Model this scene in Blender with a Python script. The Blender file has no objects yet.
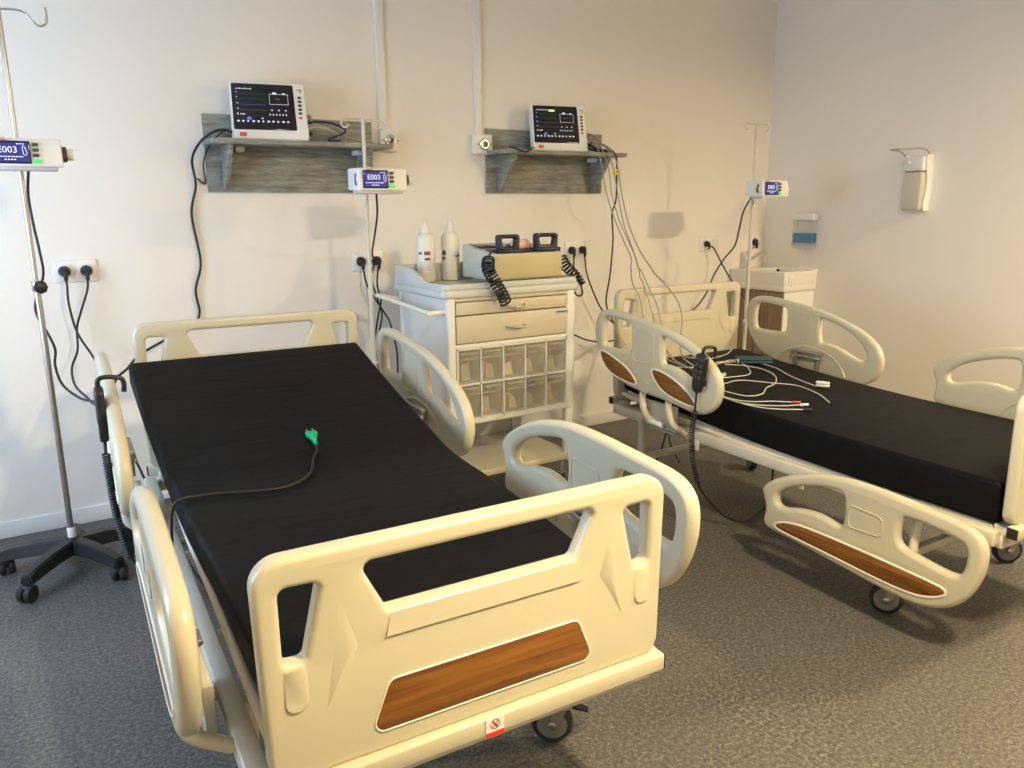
import bpy, bmesh, math, random
from mathutils import Vector, Matrix
from mathutils.geometry import tessellate_polygon
random.seed(7)
PI = math.pi
SC = bpy.context.scene
COL = SC.collection

# ------------------------------------------------------------------ materials
def new_mat(name, color=(.8, .8, .8), rough=.5, metal=0.0, spec=.5, emis=None, estr=0.0, alpha=1.0, trans=0.0, coat=0.0):
    m = bpy.data.materials.new(name)
    m.use_nodes = True
    b = m.node_tree.nodes['Principled BSDF']
    b.inputs['Base Color'].default_value = (*color, 1)
    b.inputs['Roughness'].default_value = rough
    b.inputs['Metallic'].default_value = metal
    b.inputs['Specular IOR Level'].default_value = spec
    b.inputs['Alpha'].default_value = alpha
    b.inputs['Transmission Weight'].default_value = trans
    b.inputs['Coat Weight'].default_value = coat
    if emis:
        b.inputs['Emission Color'].default_value = (*emis, 1)
        b.inputs['Emission Strength'].default_value = estr
    return m

def nd(m, t, **kw):
    n = m.node_tree.nodes.new(t)
    for k, v in kw.items():
        if hasattr(n, k):
            setattr(n, k, v)
        else:
            n.inputs[k].default_value = v
    return n

def lk(m, a, ao, b, bi):
    m.node_tree.links.new(a.outputs[ao], b.inputs[bi])

def bump(m, scale, strength, dist=.002, detail=3):
    b = m.node_tree.nodes['Principled BSDF']
    tc = nd(m, 'ShaderNodeTexCoord'); n = nd(m, 'ShaderNodeTexNoise'); bp = nd(m, 'ShaderNodeBump')
    n.inputs['Scale'].default_value = scale; n.inputs['Detail'].default_value = detail
    bp.inputs['Strength'].default_value = strength; bp.inputs['Distance'].default_value = dist
    lk(m, tc, 'Object', n, 'Vector'); lk(m, n, 'Fac', bp, 'Height'); lk(m, bp, 'Normal', b, 'Normal')

def ramp_color(m, fac_node, fac_out, stops):
    r = nd(m, 'ShaderNodeValToRGB')
    el = r.color_ramp.elements
    while len(el) < len(stops):
        el.new(.5)
    for e, (p, c) in zip(el, stops):
        e.position = p; e.color = (*c, 1)
    lk(m, fac_node, fac_out, r, 'Fac')
    return r

M = {}
M['wall'] = new_mat('wall_paint', (.87, .825, .75), .75, spec=.3); bump(M['wall'], 90, .12, .002, 5)
M['ceiling'] = new_mat('ceiling_paint', (.80, .78, .74), .9)
M['baseboard'] = new_mat('white_baseboard', (.76, .74, .69), .45)
M['cream'] = new_mat('cream_bed_plastic', (.545, .51, .375), .33, spec=.5, coat=.15); bump(M['cream'], 350, .05, .001)
M['cream_white'] = new_mat('white_enamel', (.60, .575, .48), .35)
M['cream_line'] = new_mat('cream_edge_line', (.86, .81, .68), .4)
M['mattress'] = new_mat('black_vinyl', (.0045, .0047, .0058), .55, spec=.11)
M['black'] = new_mat('black_plastic', (.012, .012, .014), .42)
M['rubber'] = new_mat('black_rubber', (.02, .02, .022), .65)
M['cable_black'] = new_mat('black_cable', (.012, .012, .016), .5)
M['cable_navy'] = new_mat('navy_cable', (.05, .05, .11), .5)
M['cable_grey'] = new_mat('grey_cable', (.30, .28, .25), .5)
M['cable_white'] = new_mat('white_cable', (.60, .585, .55), .45)
M['cable_brown'] = new_mat('brown_cable', (.22, .10, .07), .5)
M['steel'] = new_mat('steel', (.50, .48, .45), .28, metal=1.0)
M['chrome'] = new_mat('chrome', (.75, .74, .72), .12, metal=1.0)
M['greymetal'] = new_mat('grey_metal', (.38, .37, .35), .4, metal=.6)
M['wheelgrey'] = new_mat('grey_wheel', (.20, .20, .21), .5)
M['white'] = new_mat('white_plastic', (.80, .79, .76), .38)
M['socketwhite'] = new_mat('socket_white', (.84, .82, .78), .3)
M['trolley'] = new_mat('trolley_white', (.70, .70, .66), .38)
M['trolley_tray'] = new_mat('trolley_tray_grey', (.55, .57, .54), .42)
M['trolley_front'] = new_mat('trolley_front', (.56, .51, .38), .42)
M['defib'] = new_mat('defibrillator_case', (.52, .53, .44), .5)
M['defib_front'] = new_mat('defibrillator_front', (.50, .44, .25), .5)
M['navy'] = new_mat('navy_plastic', (.006, .008, .036), .35)
M['pink'] = new_mat('pink_paper', (.78, .52, .44), .7)
M['red'] = new_mat('red_print', (.55, .05, .04), .5)
M['orange'] = new_mat('orange_red_button', (.75, .11, .05), .45)
M['yellow'] = new_mat('yellow_tag', (.85, .68, .04), .5)
M['teal'] = new_mat('teal_cuff', (.012, .055, .085), .55)
M['green'] = new_mat('green_plug', (.0, .33, .14), .45)
M['greenled'] = new_mat('green_key', (.04, .5, .10), .4, emis=(.05, .9, .2), estr=.5)
M['darkkey'] = new_mat('dark_key', (.06, .055, .055), .5)
M['screen'] = new_mat('screen_glass', (.008, .008, .011), .14)
M['lcdblue'] = new_mat('blue_lcd', (.02, .02, .12), .2, emis=(.06, .07, .45), estr=.30)
M['lcdtext'] = new_mat('lcd_text', (.6, .62, .8), .4, emis=(.70, .74, 1.0), estr=.6)
M['px_white'] = new_mat('pixels_white', (.4, .4, .45), .5, emis=(.65, .68, .85), estr=.6)
M['px_green'] = new_mat('pixels_green', (.02, .05, .03), .5, emis=(.10, .30, .16), estr=.35)
M['px_blue'] = new_mat('pixels_blue', (.05, .05, .15), .5, emis=(.22, .28, .75), estr=.5)
M['px_yellow'] = new_mat('pixels_yellow', (.1, .1, .02), .5, emis=(.36, .34, .12), estr=.35)
M['px_lime'] = new_mat('pixels_lime', (.3, .4, .05), .5, emis=(.75, .85, .25), estr=.8)
M['bottle'] = new_mat('bottle_plastic', (.80, .78, .68), .35)
M['label_grey'] = new_mat('label_grey', (.55, .55, .57), .5)
M['label_dark'] = new_mat('label_dark', (.06, .06, .09), .5)
M['label_brown'] = new_mat('label_brown', (.22, .07, .03), .5)
M['ceramic'] = new_mat('white_ceramic', (.82, .79, .72), .12, coat=.4)
M['bluesoap'] = new_mat('blue_soap', (.0, .19, .46), .2, spec=.5)
M['clear'] = new_mat('clear_plastic', (.6, .62, .62), .12, spec=.3, alpha=.09)
M['clearbin'] = new_mat('clear_bin_plastic', (.72, .68, .56), .15, alpha=.20)
M['frosted'] = new_mat('frosted_plastic', (.74, .69, .55), .3, alpha=.8)
M['binback'] = new_mat('bin_inside', (.20, .16, .10), .6)
M['packet'] = new_mat('packet_film', (.34, .30, .22), .45)
M['lampglow'] = new_mat('lamp_diffuser', (.9, .85, .7), .5, emis=(1.0, .78, .48), estr=6.0)

def wood_floor_mats():
    # orange brown laminate of the bed inlays
    m = new_mat('brown_wood_inlay', (.35, .15, .04), .38, coat=.2); M['wood'] = m
    b = m.node_tree.nodes['Principled BSDF']
    tc = nd(m, 'ShaderNodeTexCoord'); mp = nd(m, 'ShaderNodeMapping'); n = nd(m, 'ShaderNodeTexNoise')
    mp.inputs['Scale'].default_value = (1.6, 1.6, 34)
    n.inputs['Scale'].default_value = 2.0; n.inputs['Detail'].default_value = 6; n.inputs['Distortion'].default_value = .5
    lk(m, tc, 'Object', mp, 'Vector'); lk(m, mp, 'Vector', n, 'Vector')
    r = ramp_color(m, n, 'Fac', [(.30, (.105, .036, .006)), (.50, (.20, .078, .012)), (.72, (.265, .108, .018))])
    lk(m, r, 'Color', b, 'Base Color')
    # weathered grey boards of the wall shelves
    m = new_mat('weathered_grey_board', (.3, .3, .3), .6); M['board'] = m
    b = m.node_tree.nodes['Principled BSDF']
    tc = nd(m, 'ShaderNodeTexCoord'); mp = nd(m, 'ShaderNodeMapping'); n = nd(m, 'ShaderNodeTexNoise'); n2 = nd(m, 'ShaderNodeTexNoise')
    mp.inputs['Scale'].default_value = (2.0, 3.0, 17)
    n.inputs['Scale'].default_value = 3.0; n.inputs['Detail'].default_value = 9; n.inputs['Roughness'].default_value = .68
    n2.inputs['Scale'].default_value = 5.5
    lk(m, tc, 'Object', mp, 'Vector'); lk(m, mp, 'Vector', n, 'Vector'); lk(m, tc, 'Object', n2, 'Vector')
    r = ramp_color(m, n, 'Fac', [(.28, (.13, .12, .085)), (.45, (.22, .215, .18)), (.58, (.31, .32, .29)), (.75, (.43, .45, .42))])
    mx = nd(m, 'ShaderNodeMixRGB', blend_type='MULTIPLY'); mx.inputs['Fac'].default_value = .35
    r2 = ramp_color(m, n2, 'Fac', [(.35, (.62, .66, .66)), (.65, (1, 1, 1))])
    lk(m, r, 'Color', mx, 'Color1'); lk(m, r2, 'Color', mx, 'Color2'); lk(m, mx, 'Color', b, 'Base Color')
    # vanity wood
    m = new_mat('vanity_wood', (.3, .25, .2), .5); M['vanity'] = m
    b = m.node_tree.nodes['Principled BSDF']
    tc = nd(m, 'ShaderNodeTexCoord'); mp = nd(m, 'ShaderNodeMapping'); n = nd(m, 'ShaderNodeTexNoise')
    mp.inputs['Scale'].default_value = (20, 20, 1.5); n.inputs['Scale'].default_value = 2; n.inputs['Detail'].default_value = 5
    lk(m, tc, 'Object', mp, 'Vector'); lk(m, mp, 'Vector', n, 'Vector')
    r = ramp_color(m, n, 'Fac', [(.3, (.17, .11, .07)), (.7, (.30, .21, .14))])
    lk(m, r, 'Color', b, 'Base Color')
    # speckled vinyl floor
    m = new_mat('speckled_vinyl_floor', (.2, .2, .2), .5, spec=.4); M['floor'] = m
    b = m.node_tree.nodes['Principled BSDF']
    tc = nd(m, 'ShaderNodeTexCoord'); n = nd(m, 'ShaderNodeTexNoise'); v = nd(m, 'ShaderNodeTexVoronoi'); n3 = nd(m, 'ShaderNodeTexNoise')
    n.inputs['Scale'].default_value = 75; n.inputs['Detail'].default_value = 4; n.inputs['Roughness'].default_value = .7
    v.inputs['Scale'].default_value = 95; n3.inputs['Scale'].default_value = 1.3
    for q in (n, v, n3):
        lk(m, tc, 'Object', q, 'Vector')
    r = ramp_color(m, n, 'Fac', [(.32, (.045, .043, .040)), (.50, (.105, .101, .093)), (.66, (.21, .20, .18))])
    r2 = ramp_color(m, v, 'Distance', [(.0, (.62, .60, .56)), (.16, (.40, .40, .38)), (.22, (0, 0, 0))])
    mx = nd(m, 'ShaderNodeMixRGB', blend_type='ADD'); mx.inputs['Fac'].default_value = .24
    lk(m, r, 'Color', mx, 'Color1'); lk(m, r2, 'Color', mx, 'Color2')
    r3 = ramp_color(m, n3, 'Fac', [(.3, (.88, .88, .88)), (.7, (1, 1, 1))])
    mx2 = nd(m, 'ShaderNodeMixRGB', blend_type='MULTIPLY'); mx2.inputs['Fac'].default_value = 1
    lk(m, mx, 'Color', mx2, 'Color1'); lk(m, r3, 'Color', mx2, 'Color2'); lk(m, mx2, 'Color', b, 'Base Color')
    bp = nd(m, 'ShaderNodeBump'); bp.inputs['Strength'].default_value = .15; bp.inputs['Distance'].default_value = .002
    lk(m, n, 'Fac', bp, 'Height'); lk(m, bp, 'Normal', b, 'Normal')
    # vinyl mattress: soft wrinkles
    m = M['mattress']; b = m.node_tree.nodes['Principled BSDF']
    tc = nd(m, 'ShaderNodeTexCoord'); mp = nd(m, 'ShaderNodeMapping'); n = nd(m, 'ShaderNodeTexNoise')
    mp.inputs['Scale'].default_value = (2.2, 6.5, 4)
    n.inputs['Scale'].default_value = 1.5; n.inputs['Detail'].default_value = 3; n.inputs['Distortion'].default_value = .6
    bp = nd(m, 'ShaderNodeBump'); bp.inputs['Strength'].default_value = .22; bp.inputs['Distance'].default_value = .02
    lk(m, tc, 'Object', mp, 'Vector'); lk(m, mp, 'Vector', n, 'Vector'); lk(m, n, 'Fac', bp, 'Height'); lk(m, bp, 'Normal', b, 'Normal')
    # glass of the window: clear with a slight reflection
    m = bpy.data.materials.new('window_glass'); m.use_nodes = True; M['glass'] = m
    nt = m.node_tree; nt.nodes.clear()
    o = nt.nodes.new('ShaderNodeOutputMaterial'); t = nt.nodes.new('ShaderNodeBsdfTransparent'); g = nt.nodes.new('ShaderNodeBsdfGlossy'); mixs = nt.nodes.new('ShaderNodeMixShader')
    mixs.inputs[0].default_value = .06; g.inputs['Roughness'].default_value = .02
    nt.links.new(t.outputs[0], mixs.inputs[1]); nt.links.new(g.outputs[0], mixs.inputs[2]); nt.links.new(mixs.outputs[0], o.inputs[0])
wood_floor_mats()

# ------------------------------------------------------------------ geometry helpers
def catmull(pts, n=8, closed=False):
    P = [Vector(p) for p in pts]
    if len(P) < 3 and not closed:
        return P
    out = []
    N = len(P)
    for i in range(N if closed else N - 1):
        if closed:
            p0, p1, p2, p3 = P[(i - 1) % N], P[i], P[(i + 1) % N], P[(i + 2) % N]
        else:
            p1, p2 = P[i], P[i + 1]
            p0 = P[i - 1] if i > 0 else p1 * 2 - p2
            p3 = P[i + 2] if i + 2 < N else p2 * 2 - p1
        for k in range(n):
            t = k / n
            out.append(.5 * ((2 * p1) + (p2 - p0) * t + (2 * p0 - 5 * p1 + 4 * p2 - p3) * t * t + (3 * p1 - p0 - 3 * p2 + p3) * t ** 3))
    if not closed:
        out.append(P[-1])
    return out

def chaikin(pts, it=3):
    P = [tuple(p) for p in pts]
    for _ in range(it):
        Q = []
        for i in range(len(P)):
            a, b = P[i], P[(i + 1) % len(P)]
            Q.append((a[0] * .75 + b[0] * .25, a[1] * .75 + b[1] * .25))
            Q.append((a[0] * .25 + b[0] * .75, a[1] * .25 + b[1] * .75))
        P = Q
    return P

def fillet(pts, r, n=6):
    # rounded corners of a polygon; r is one radius or one per corner
    out = []
    N = len(pts)
    rs = r if isinstance(r, (list, tuple)) else [r] * N
    for i in range(N):
        a, b, c = Vector(pts[i - 1]), Vector(pts[i]), Vector(pts[(i + 1) % N])
        u, v = (a - b), (c - b)
        lu, lv = u.length, v.length
        u.normalize(); v.normalize()
        ang = u.angle(v)
        if rs[i] <= 0 or ang > PI - .02:
            out.append(tuple(b)); continue
        t = min(rs[i] / math.tan(ang / 2), lu * .49, lv * .49)
        rr = t * math.tan(ang / 2)
        ctr = b + (u + v).normalized() * (rr / math.sin(ang / 2))
        s, e = b + u * t - ctr, b + v * t - ctr
        a0 = math.atan2(s.y, s.x); a1 = math.atan2(e.y, e.x)
        d = (a1 - a0 + PI) % (2 * PI) - PI
        for k in range(n + 1):
            q = a0 + d * k / n
            out.append((ctr.x + rr * math.cos(q), ctr.y + rr * math.sin(q)))
    return out

def area2(p):
    return sum(p[i][0] * p[(i + 1) % len(p)][1] - p[(i + 1) % len(p)][0] * p[i][1] for i in range(len(p)))

def inset(loop, d):
    # material lies on the left of the loop
    N = len(loop); out = []
    for i in range(N):
        a, b, c = Vector(loop[i - 1]), Vector(loop[i]), Vector(loop[(i + 1) % N])
        e1 = (b - a); e2 = (c - b)
        if e1.length < 1e-9: e1 = e2
        if e2.length < 1e-9: e2 = e1
        e1.normalize(); e2.normalize()
        n1 = Vector((-e1.y, e1.x)); n2 = Vector((-e2.y, e2.x))
        m = (n1 + n2) / max(.35, 1 + n1.dot(n2))
        q = b + m * d
        out.append((q.x, q.y))
    return out

class MB:
    """collects shapes, then builds ONE mesh object"""
    def __init__(self):
        self.bm = bmesh.new(); self.mats = []
    def mi(self, m):
        if isinstance(m, str): m = M[m]
        if m not in self.mats: self.mats.append(m)
        return self.mats.index(m)
    def _faces(self, fs, m, smooth):
        i = self.mi(m)
        for f in fs:
            f.material_index = i; f.smooth = smooth
    def plate(self, outline, holes, t, mat, bev=.004, mx=None, res=4):
        """flat part: 2D outline with holes, thickness t centred on 0, rounded edges"""
        mx = mx or Matrix()
        loops = []
        for k, l in enumerate([outline] + list(holes)):
            l = [tuple(p) for p in l]
            if (area2(l) > 0) != (k == 0): l.reverse()
            loops.append(l)
        bev = min(bev, t / 2 * .999)
        prof = []
        for k in range(res + 1):
            a = (PI / 2) * k / res
            prof.append((bev * (1 - math.sin(a)), t / 2 - bev * (1 - math.cos(a))))
        # from front cap ring to back cap ring
        prof = prof[::1]
        seq = [(d, h) for d, h in prof[::-1]]            # widest (d=0) ... wait order fixed below
        seq = sorted(prof, key=lambda q: -q[1])          # front cap first (max height, max inset)
        seq = [(d, h) for d, h in seq] + [(d, -h) for d, h in reversed(seq)]
        fs = []; caps = []
        for l in loops:
            rings = [[self.bm.verts.new(mx @ Vector((*p, h))) for p in inset(l, d)] for d, h in seq]
            n = len(l)
            for a, b in zip(rings, rings[1:]):
                for i in range(n):
                    j = (i + 1) % n
                    fs.append(self.bm.faces.new((a[j], a[i], b[i], b[j])))
            caps.append((rings[0], rings[-1], inset(l, seq[0][0])))
        self._faces(fs, mat, True)
        tri = tessellate_polygon([[Vector((*p, 0)) for p in c[2]] for c in caps])
        F = [v for c in caps for v in c[0]]; B = [v for c in caps for v in c[1]]
        P2 = [p for c in caps for p in c[2]]
        cf = []
        for a, b, c in tri:
            s = (P2[b][0] - P2[a][0]) * (P2[c][1] - P2[a][1]) - (P2[c][0] - P2[a][0]) * (P2[b][1] - P2[a][1])
            if s < 0: b, c = c, b
            for tr in ((F[a], F[b], F[c]), (B[a], B[c], B[b])):
                try: cf.append(self.bm.faces.new(tr))
                except ValueError: pass
        self._faces(cf, mat, False)
        return self
    def box(self, lo, hi, mat, bev=0.0, mx=None, seg=2):
        mx = mx or Matrix()
        lo, hi = Vector(lo), Vector(hi)
        lo, hi = Vector(map(min, lo, hi)), Vector(map(max, lo, hi))
        c = (lo + hi) / 2; s = hi - lo
        r = bmesh.ops.create_cube(self.bm, size=1, matrix=Matrix.Translation(c) @ Matrix.Diagonal((*s, 1)))
        vs = r['verts']
        fs = set(f for v in vs for f in v.link_faces)
        if bev > 0:
            es = list(set(e for v in vs for e in v.link_edges))
            rb = bmesh.ops.bevel(self.bm, geom=es, offset=min(bev, min(s) * .48), segments=seg, affect='EDGES', profile=.5)
            vs = list(set(rb['verts']))
            fs = set(f for v in vs for f in v.link_faces)
            vs = list(set(v for f in fs for v in f.verts))
        for v in vs: v.co = mx @ v.co
        self._faces(fs, mat, bev > 0)
        return self
    def tube(self, pts, r, mat, n=8, closed=False, cap=True, mx=None):
        mx = mx or Matrix()
        P = [Vector(p) for p in pts]; N = len(P)
        rs = r if isinstance(r, (list, tuple)) else [r] * N
        T = []
        for i in range(N):
            if closed: t = P[(i + 1) % N] - P[i - 1]
            else: t = P[min(i + 1, N - 1)] - P[max(i - 1, 0)]
            T.append(t.normalized() if t.length > 1e-9 else Vector((0, 0, 1)))
        u = T[0].orthogonal().normalized()
        rings = []
        for i in range(N):
            u = (u - T[i] * u.dot(T[i]))
            u = u.normalized() if u.length > 1e-6 else T[i].orthogonal().normalized()
            w = T[i].cross(u)
            rings.append([self.bm.verts.new(mx @ (P[i] + (u * math.cos(2 * PI * k / n) + w * math.sin(2 * PI * k / n)) * rs[i])) for k in range(n)])
        fs = []
        for i in range(N if closed else N - 1):
            a, b = rings[i], rings[(i + 1) % N]
            for k in range(n):
                j = (k + 1) % n
                fs.append(self.bm.faces.new((a[k], a[j], b[j], b[k])))
        self._faces(fs, mat, True)
        if cap and not closed:
            self._faces([self.bm.faces.new(rings[0][::-1]), self.bm.faces.new(rings[-1])], mat, False)
        return self
    def lathe(self, prof, mat, n=20, mx=None):
        """prof: (radius, height) about local Z"""
        mx = mx or Matrix()
        rings = []
        for r, h in prof:
            r = max(r, 1e-5)
            rings.append([self.bm.verts.new(mx @ Vector((r * math.cos(2 * PI * k / n), r * math.sin(2 * PI * k / n), h))) for k in range(n)])
        fs = []
        for a, b in zip(rings, rings[1:]):
            for k in range(n):
                j = (k + 1) % n
                fs.append(self.bm.faces.new((a[k], a[j], b[j], b[k])))
        fs.append(self.bm.faces.new(rings[0][::-1])); fs.append(self.bm.faces.new(rings[-1]))
        self._faces(fs, mat, True)
        return self
    def cyl(self, a, b, r, mat, n=16, bev=0):
        a, b = Vector(a), Vector(b)
        d = b - a; L = d.length
        mx = Matrix.Translation(a) @ d.to_track_quat('Z', 'Y').to_matrix().to_4x4()
        if bev <= 0: bev = min(r, L) * .12
        return self.lathe([(r - bev, 0), (r, bev), (r, L - bev), (r - bev, L)], mat, n, mx)
    def prism(self, prof, w0, w1, mat, mx=None):
        """closed polygon (list of 3D points) as face A, shifted by vector to face B: prof = list of Vector, w0 = offset A, w1 = offset B"""
        mx = mx or Matrix()
        A = [self.bm.verts.new(mx @ (Vector(p) + Vector(w0))) for p in prof]
        B = [self.bm.verts.new(mx @ (Vector(p) + Vector(w1))) for p in prof]
        n = len(A)
        fs = [self.bm.faces.new(A[::-1]), self.bm.faces.new(B)]
        for i in range(n):
            j = (i + 1) % n
            fs.append(self.bm.faces.new((A[i], A[j], B[j], B[i])))
        self._faces(fs, mat, False)
        return self
    def hull(self, pts, mat, smooth=False):
        vs = [self.bm.verts.new(Vector(p)) for p in pts]
        r = bmesh.ops.convex_hull(self.bm, input=vs)
        self._faces([g for g in r['geom'] if isinstance(g, bmesh.types.BMFace)], mat, smooth)
        return self
    def text(self, s, size, mat, mx, depth=.0004):
        c = bpy.data.curves.new('t', 'FONT'); c.body = s; c.size = size; c.extrude = depth; c.align_x = 'CENTER'; c.align_y = 'CENTER'; c.resolution_u = 2
        o = bpy.data.objects.new('t', c); COL.objects.link(o)
        dg = bpy.context.evaluated_depsgraph_get()
        me = bpy.data.meshes.new_from_object(o.evaluated_get(dg))
        me.transform(mx)
        k0 = len(self.bm.faces)
        self.bm.from_mesh(me); self.bm.faces.ensure_lookup_table()
        self._faces(self.bm.faces[k0:], mat, False)
        bpy.data.objects.remove(o); bpy.data.curves.remove(c); bpy.data.meshes.remove(me)
        return self
    def build(self, name, parent=None, label=None):
        bmesh.ops.recalc_face_normals(self.bm, faces=self.bm.faces)
        me = bpy.data.meshes.new(name)
        self.bm.to_mesh(me); self.bm.free()
        for m in self.mats: me.materials.append(m)
        me.set_sharp_from_angle(angle=math.radians(50))
        o = bpy.data.objects.new(name, me); COL.objects.link(o)
        if parent is not None: o.parent = parent
        if label: o['label'] = label
        return o

def thing(name, loc, label, cat, rz=0.0, group=None):
    o = bpy.data.objects.new(name, None); COL.objects.link(o)
    o.location = loc; o.rotation_euler = (0, 0, rz); o.empty_display_size = .1
    o['label'] = label; o['category'] = cat
    if group: o['group'] = group
    return o

def tag(o, label, cat, group=None):
    o['label'] = label; o['category'] = cat
    if group: o['group'] = group
    return o

def struct(mb, name):
    o = mb.build(name); o['kind'] = 'structure'; return o

def axes(a, b, c, o=(0, 0, 0)):
    """matrix whose columns are the images of local x, y, z"""
    m = Matrix.Identity(4)
    for i, v in enumerate((a, b, c, o)):
        for r in range(3): m[r][i] = v[r]
    return m

def coil_points(path, radius, turns, n=10):
    P = catmull(path, 12); L = [0]
    for a, b in zip(P, P[1:]): L.append(L[-1] + (b - a).length)
    out = []; tot = int(turns * n); u = None
    for k in range(tot + 1):
        s = L[-1] * k / tot
        i = min(max(j for j in range(len(L)) if L[j] <= s + 1e-9), len(P) - 2)
        f = (s - L[i]) / max(1e-9, L[i + 1] - L[i])
        p = P[i].lerp(P[i + 1], f); t = (P[i + 1] - P[i]).normalized()
        if u is None: u = t.orthogonal().normalized()
        u = (u - t * u.dot(t)).normalized(); w = t.cross(u)
        a = 2 * PI * k / n
        out.append(p + (u * math.cos(a) + w * math.sin(a)) * radius)
    return out

# ------------------------------------------------------------------ the room
XL, XR, YB, YW, ZC = -1.45, 5.27, -2.6, 4.414, 3.16
T = .12
WY0, WY1, WZ0, WZ1 = 2.0, 3.75, .80, 2.35           # window opening in the left wall
struct(MB().box((XL - T, YB - T, -.1), (XR + T, YW + T, 0), 'floor'), 'floor')
struct(MB().box((XL - T, YB - T, ZC), (XR + T, YW + T, ZC + .1), 'ceiling'), 'ceiling')
struct(MB().box((XL - T, YW, 0), (XR + T, YW + T, ZC), 'wall'), 'wall_back')
struct(MB().box((XR, YB, 0), (XR + T, YW, ZC), 'wall'), 'wall_right')
struct(MB().box((XL - T, YB - T, 0), (XR + T, YB, ZC), 'wall'), 'wall_front')
w = MB()
w.box((XL - T, YB, 0), (XL, WY0, ZC), 'wall').box((XL - T, WY1, 0), (XL, YW, ZC), 'wall')
w.box((XL - T, WY0, 0), (XL, WY1, WZ0), 'wall').box((XL - T, WY0, WZ1), (XL, WY1, ZC), 'wall')
struct(w, 'wall_left')
fr = MB()
for y0, y1 in ((WY0, WY0 + .05), (WY1 - .05, WY1), ((WY0 + WY1) / 2 - .03, (WY0 + WY1) / 2 + .03)):
    fr.box((XL - .09, y0, WZ0), (XL - .03, y1, WZ1), 'white', .004)
fr.box((XL - .09, WY0, WZ0), (XL - .03, WY1, WZ0 + .05), 'white', .004).box((XL - .09, WY0, WZ1 - .05), (XL - .03, WY1, WZ1), 'white', .004)
win = struct(fr, 'window_1')
MB().box((XL - .063, WY0 + .05, WZ0 + .05), (XL - .057, WY1 - .05, WZ1 - .05), 'glass').build('window_pane', win)
struct(MB().box((XL, YW - .013, 0), (XR, YW, .085), 'baseboard', .004), 'baseboard_back')
struct(MB().box((XR - .013, YB, 0), (XR, YW - .013, .085), 'baseboard', .004), 'baseboard_right')
struct(MB().box((XL, YB, 0), (XL + .013, YW - .013, .085), 'baseboard', .004), 'baseboard_left')

# ------------------------------------------------------------------ hospital beds
HR_OUT = [(1.085, 1.000), (1.040, 1.044), (.927, 1.054), (.721, 1.033), (.530, 1.006), (.367, .962), (.254, .915), (.180, .865), (.141, .800), (.141, .735), (.171, .675), (.235, .632), (.304, .622), (.405, .634), (.542, .646), (.704, .650), (.868, .672), (.985, .722), (1.050, .795), (1.090, .860), (1.102, .940)]
HR_H1 = [(1.020, 1.004), (1.020, .858), (.985, .846), (.805, .850), (.778, .862), (.780, .985), (.805, 1.000), (.960, 1.012)]
HR_H2 = [(.550, .955), (.540, .822), (.500, .830), (.416, .818), (.334, .782), (.240, .752), (.232, .800), (.299, .883), (.420, .935), (.530, .962)]
HR_LEAFA = [(1.045, .820), (.985, .815), (.900, .790), (.810, .760), (.745, .715), (.725, .688), (.808, .690), (.933, .712), (.999, .750)]
HR_LEAFB = [(.612, .787), (.545, .787), (.460, .768), (.367, .732), (.305, .690), (.280, .662), (.392, .668), (.513, .692), (.575, .735)]
HR_PANEL = [(.745, .980), (.608, .968), (.606, .815), (.758, .812)]
FR_OUT = [(-.130, .800), (-.205, .860), (-.354, .925), (-.513, .957), (-.674, .960), (-.858, .948), (-.992, .940), (-1.047, .920), (-1.080, .878), (-1.084, .800), (-1.056, .706), (-1.008, .636), (-.944, .594), (-.860, .572), (-.740, .575), (-.504, .596), (-.269, .616), (-.175, .620), (-.146, .646), (-.160, .712), (-.140, .765)]
FR_H1 = [(-.215, .795), (-.275, .838), (-.380, .878), (-.515, .902), (-.540, .885), (-.545, .790), (-.530, .752), (-.439, .776), (-.332, .765), (-.250, .738), (-.215, .750)]
FR_H2 = [(-.775, .880), (-.768, .800), (-.790, .770), (-.857, .758), (-.980, .742), (-1.015, .758), (-1.022, .855), (-.985, .874), (-.820, .890)]
FR_WOOD = [(-.205, .652), (-.300, .690), (-.446, .696), (-.634, .694), (-.889, .686), (-.975, .680), (-.945, .648), (-.860, .618), (-.708, .618), (-.497, .632), (-.277, .640)]
FR_PANEL = [(-.574, .860), (-.706, .852), (-.708, .782), (-.570, .776)]

def offset_y(pts, dy, dz):
    return [(a + dy, b + dz) for a, b in pts]

def scale_about(pts, k):
    cx = sum(p[0] for p in pts) / len(pts); cy = sum(p[1] for p in pts) / len(pts)
    return [(cx + (a - cx) * k, cy + (b - cy) * k) for a, b in pts]

def grow(loop, d):
    l = list(loop)
    if area2(l) < 0: l.reverse()
    return inset(l, -d)

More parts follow.
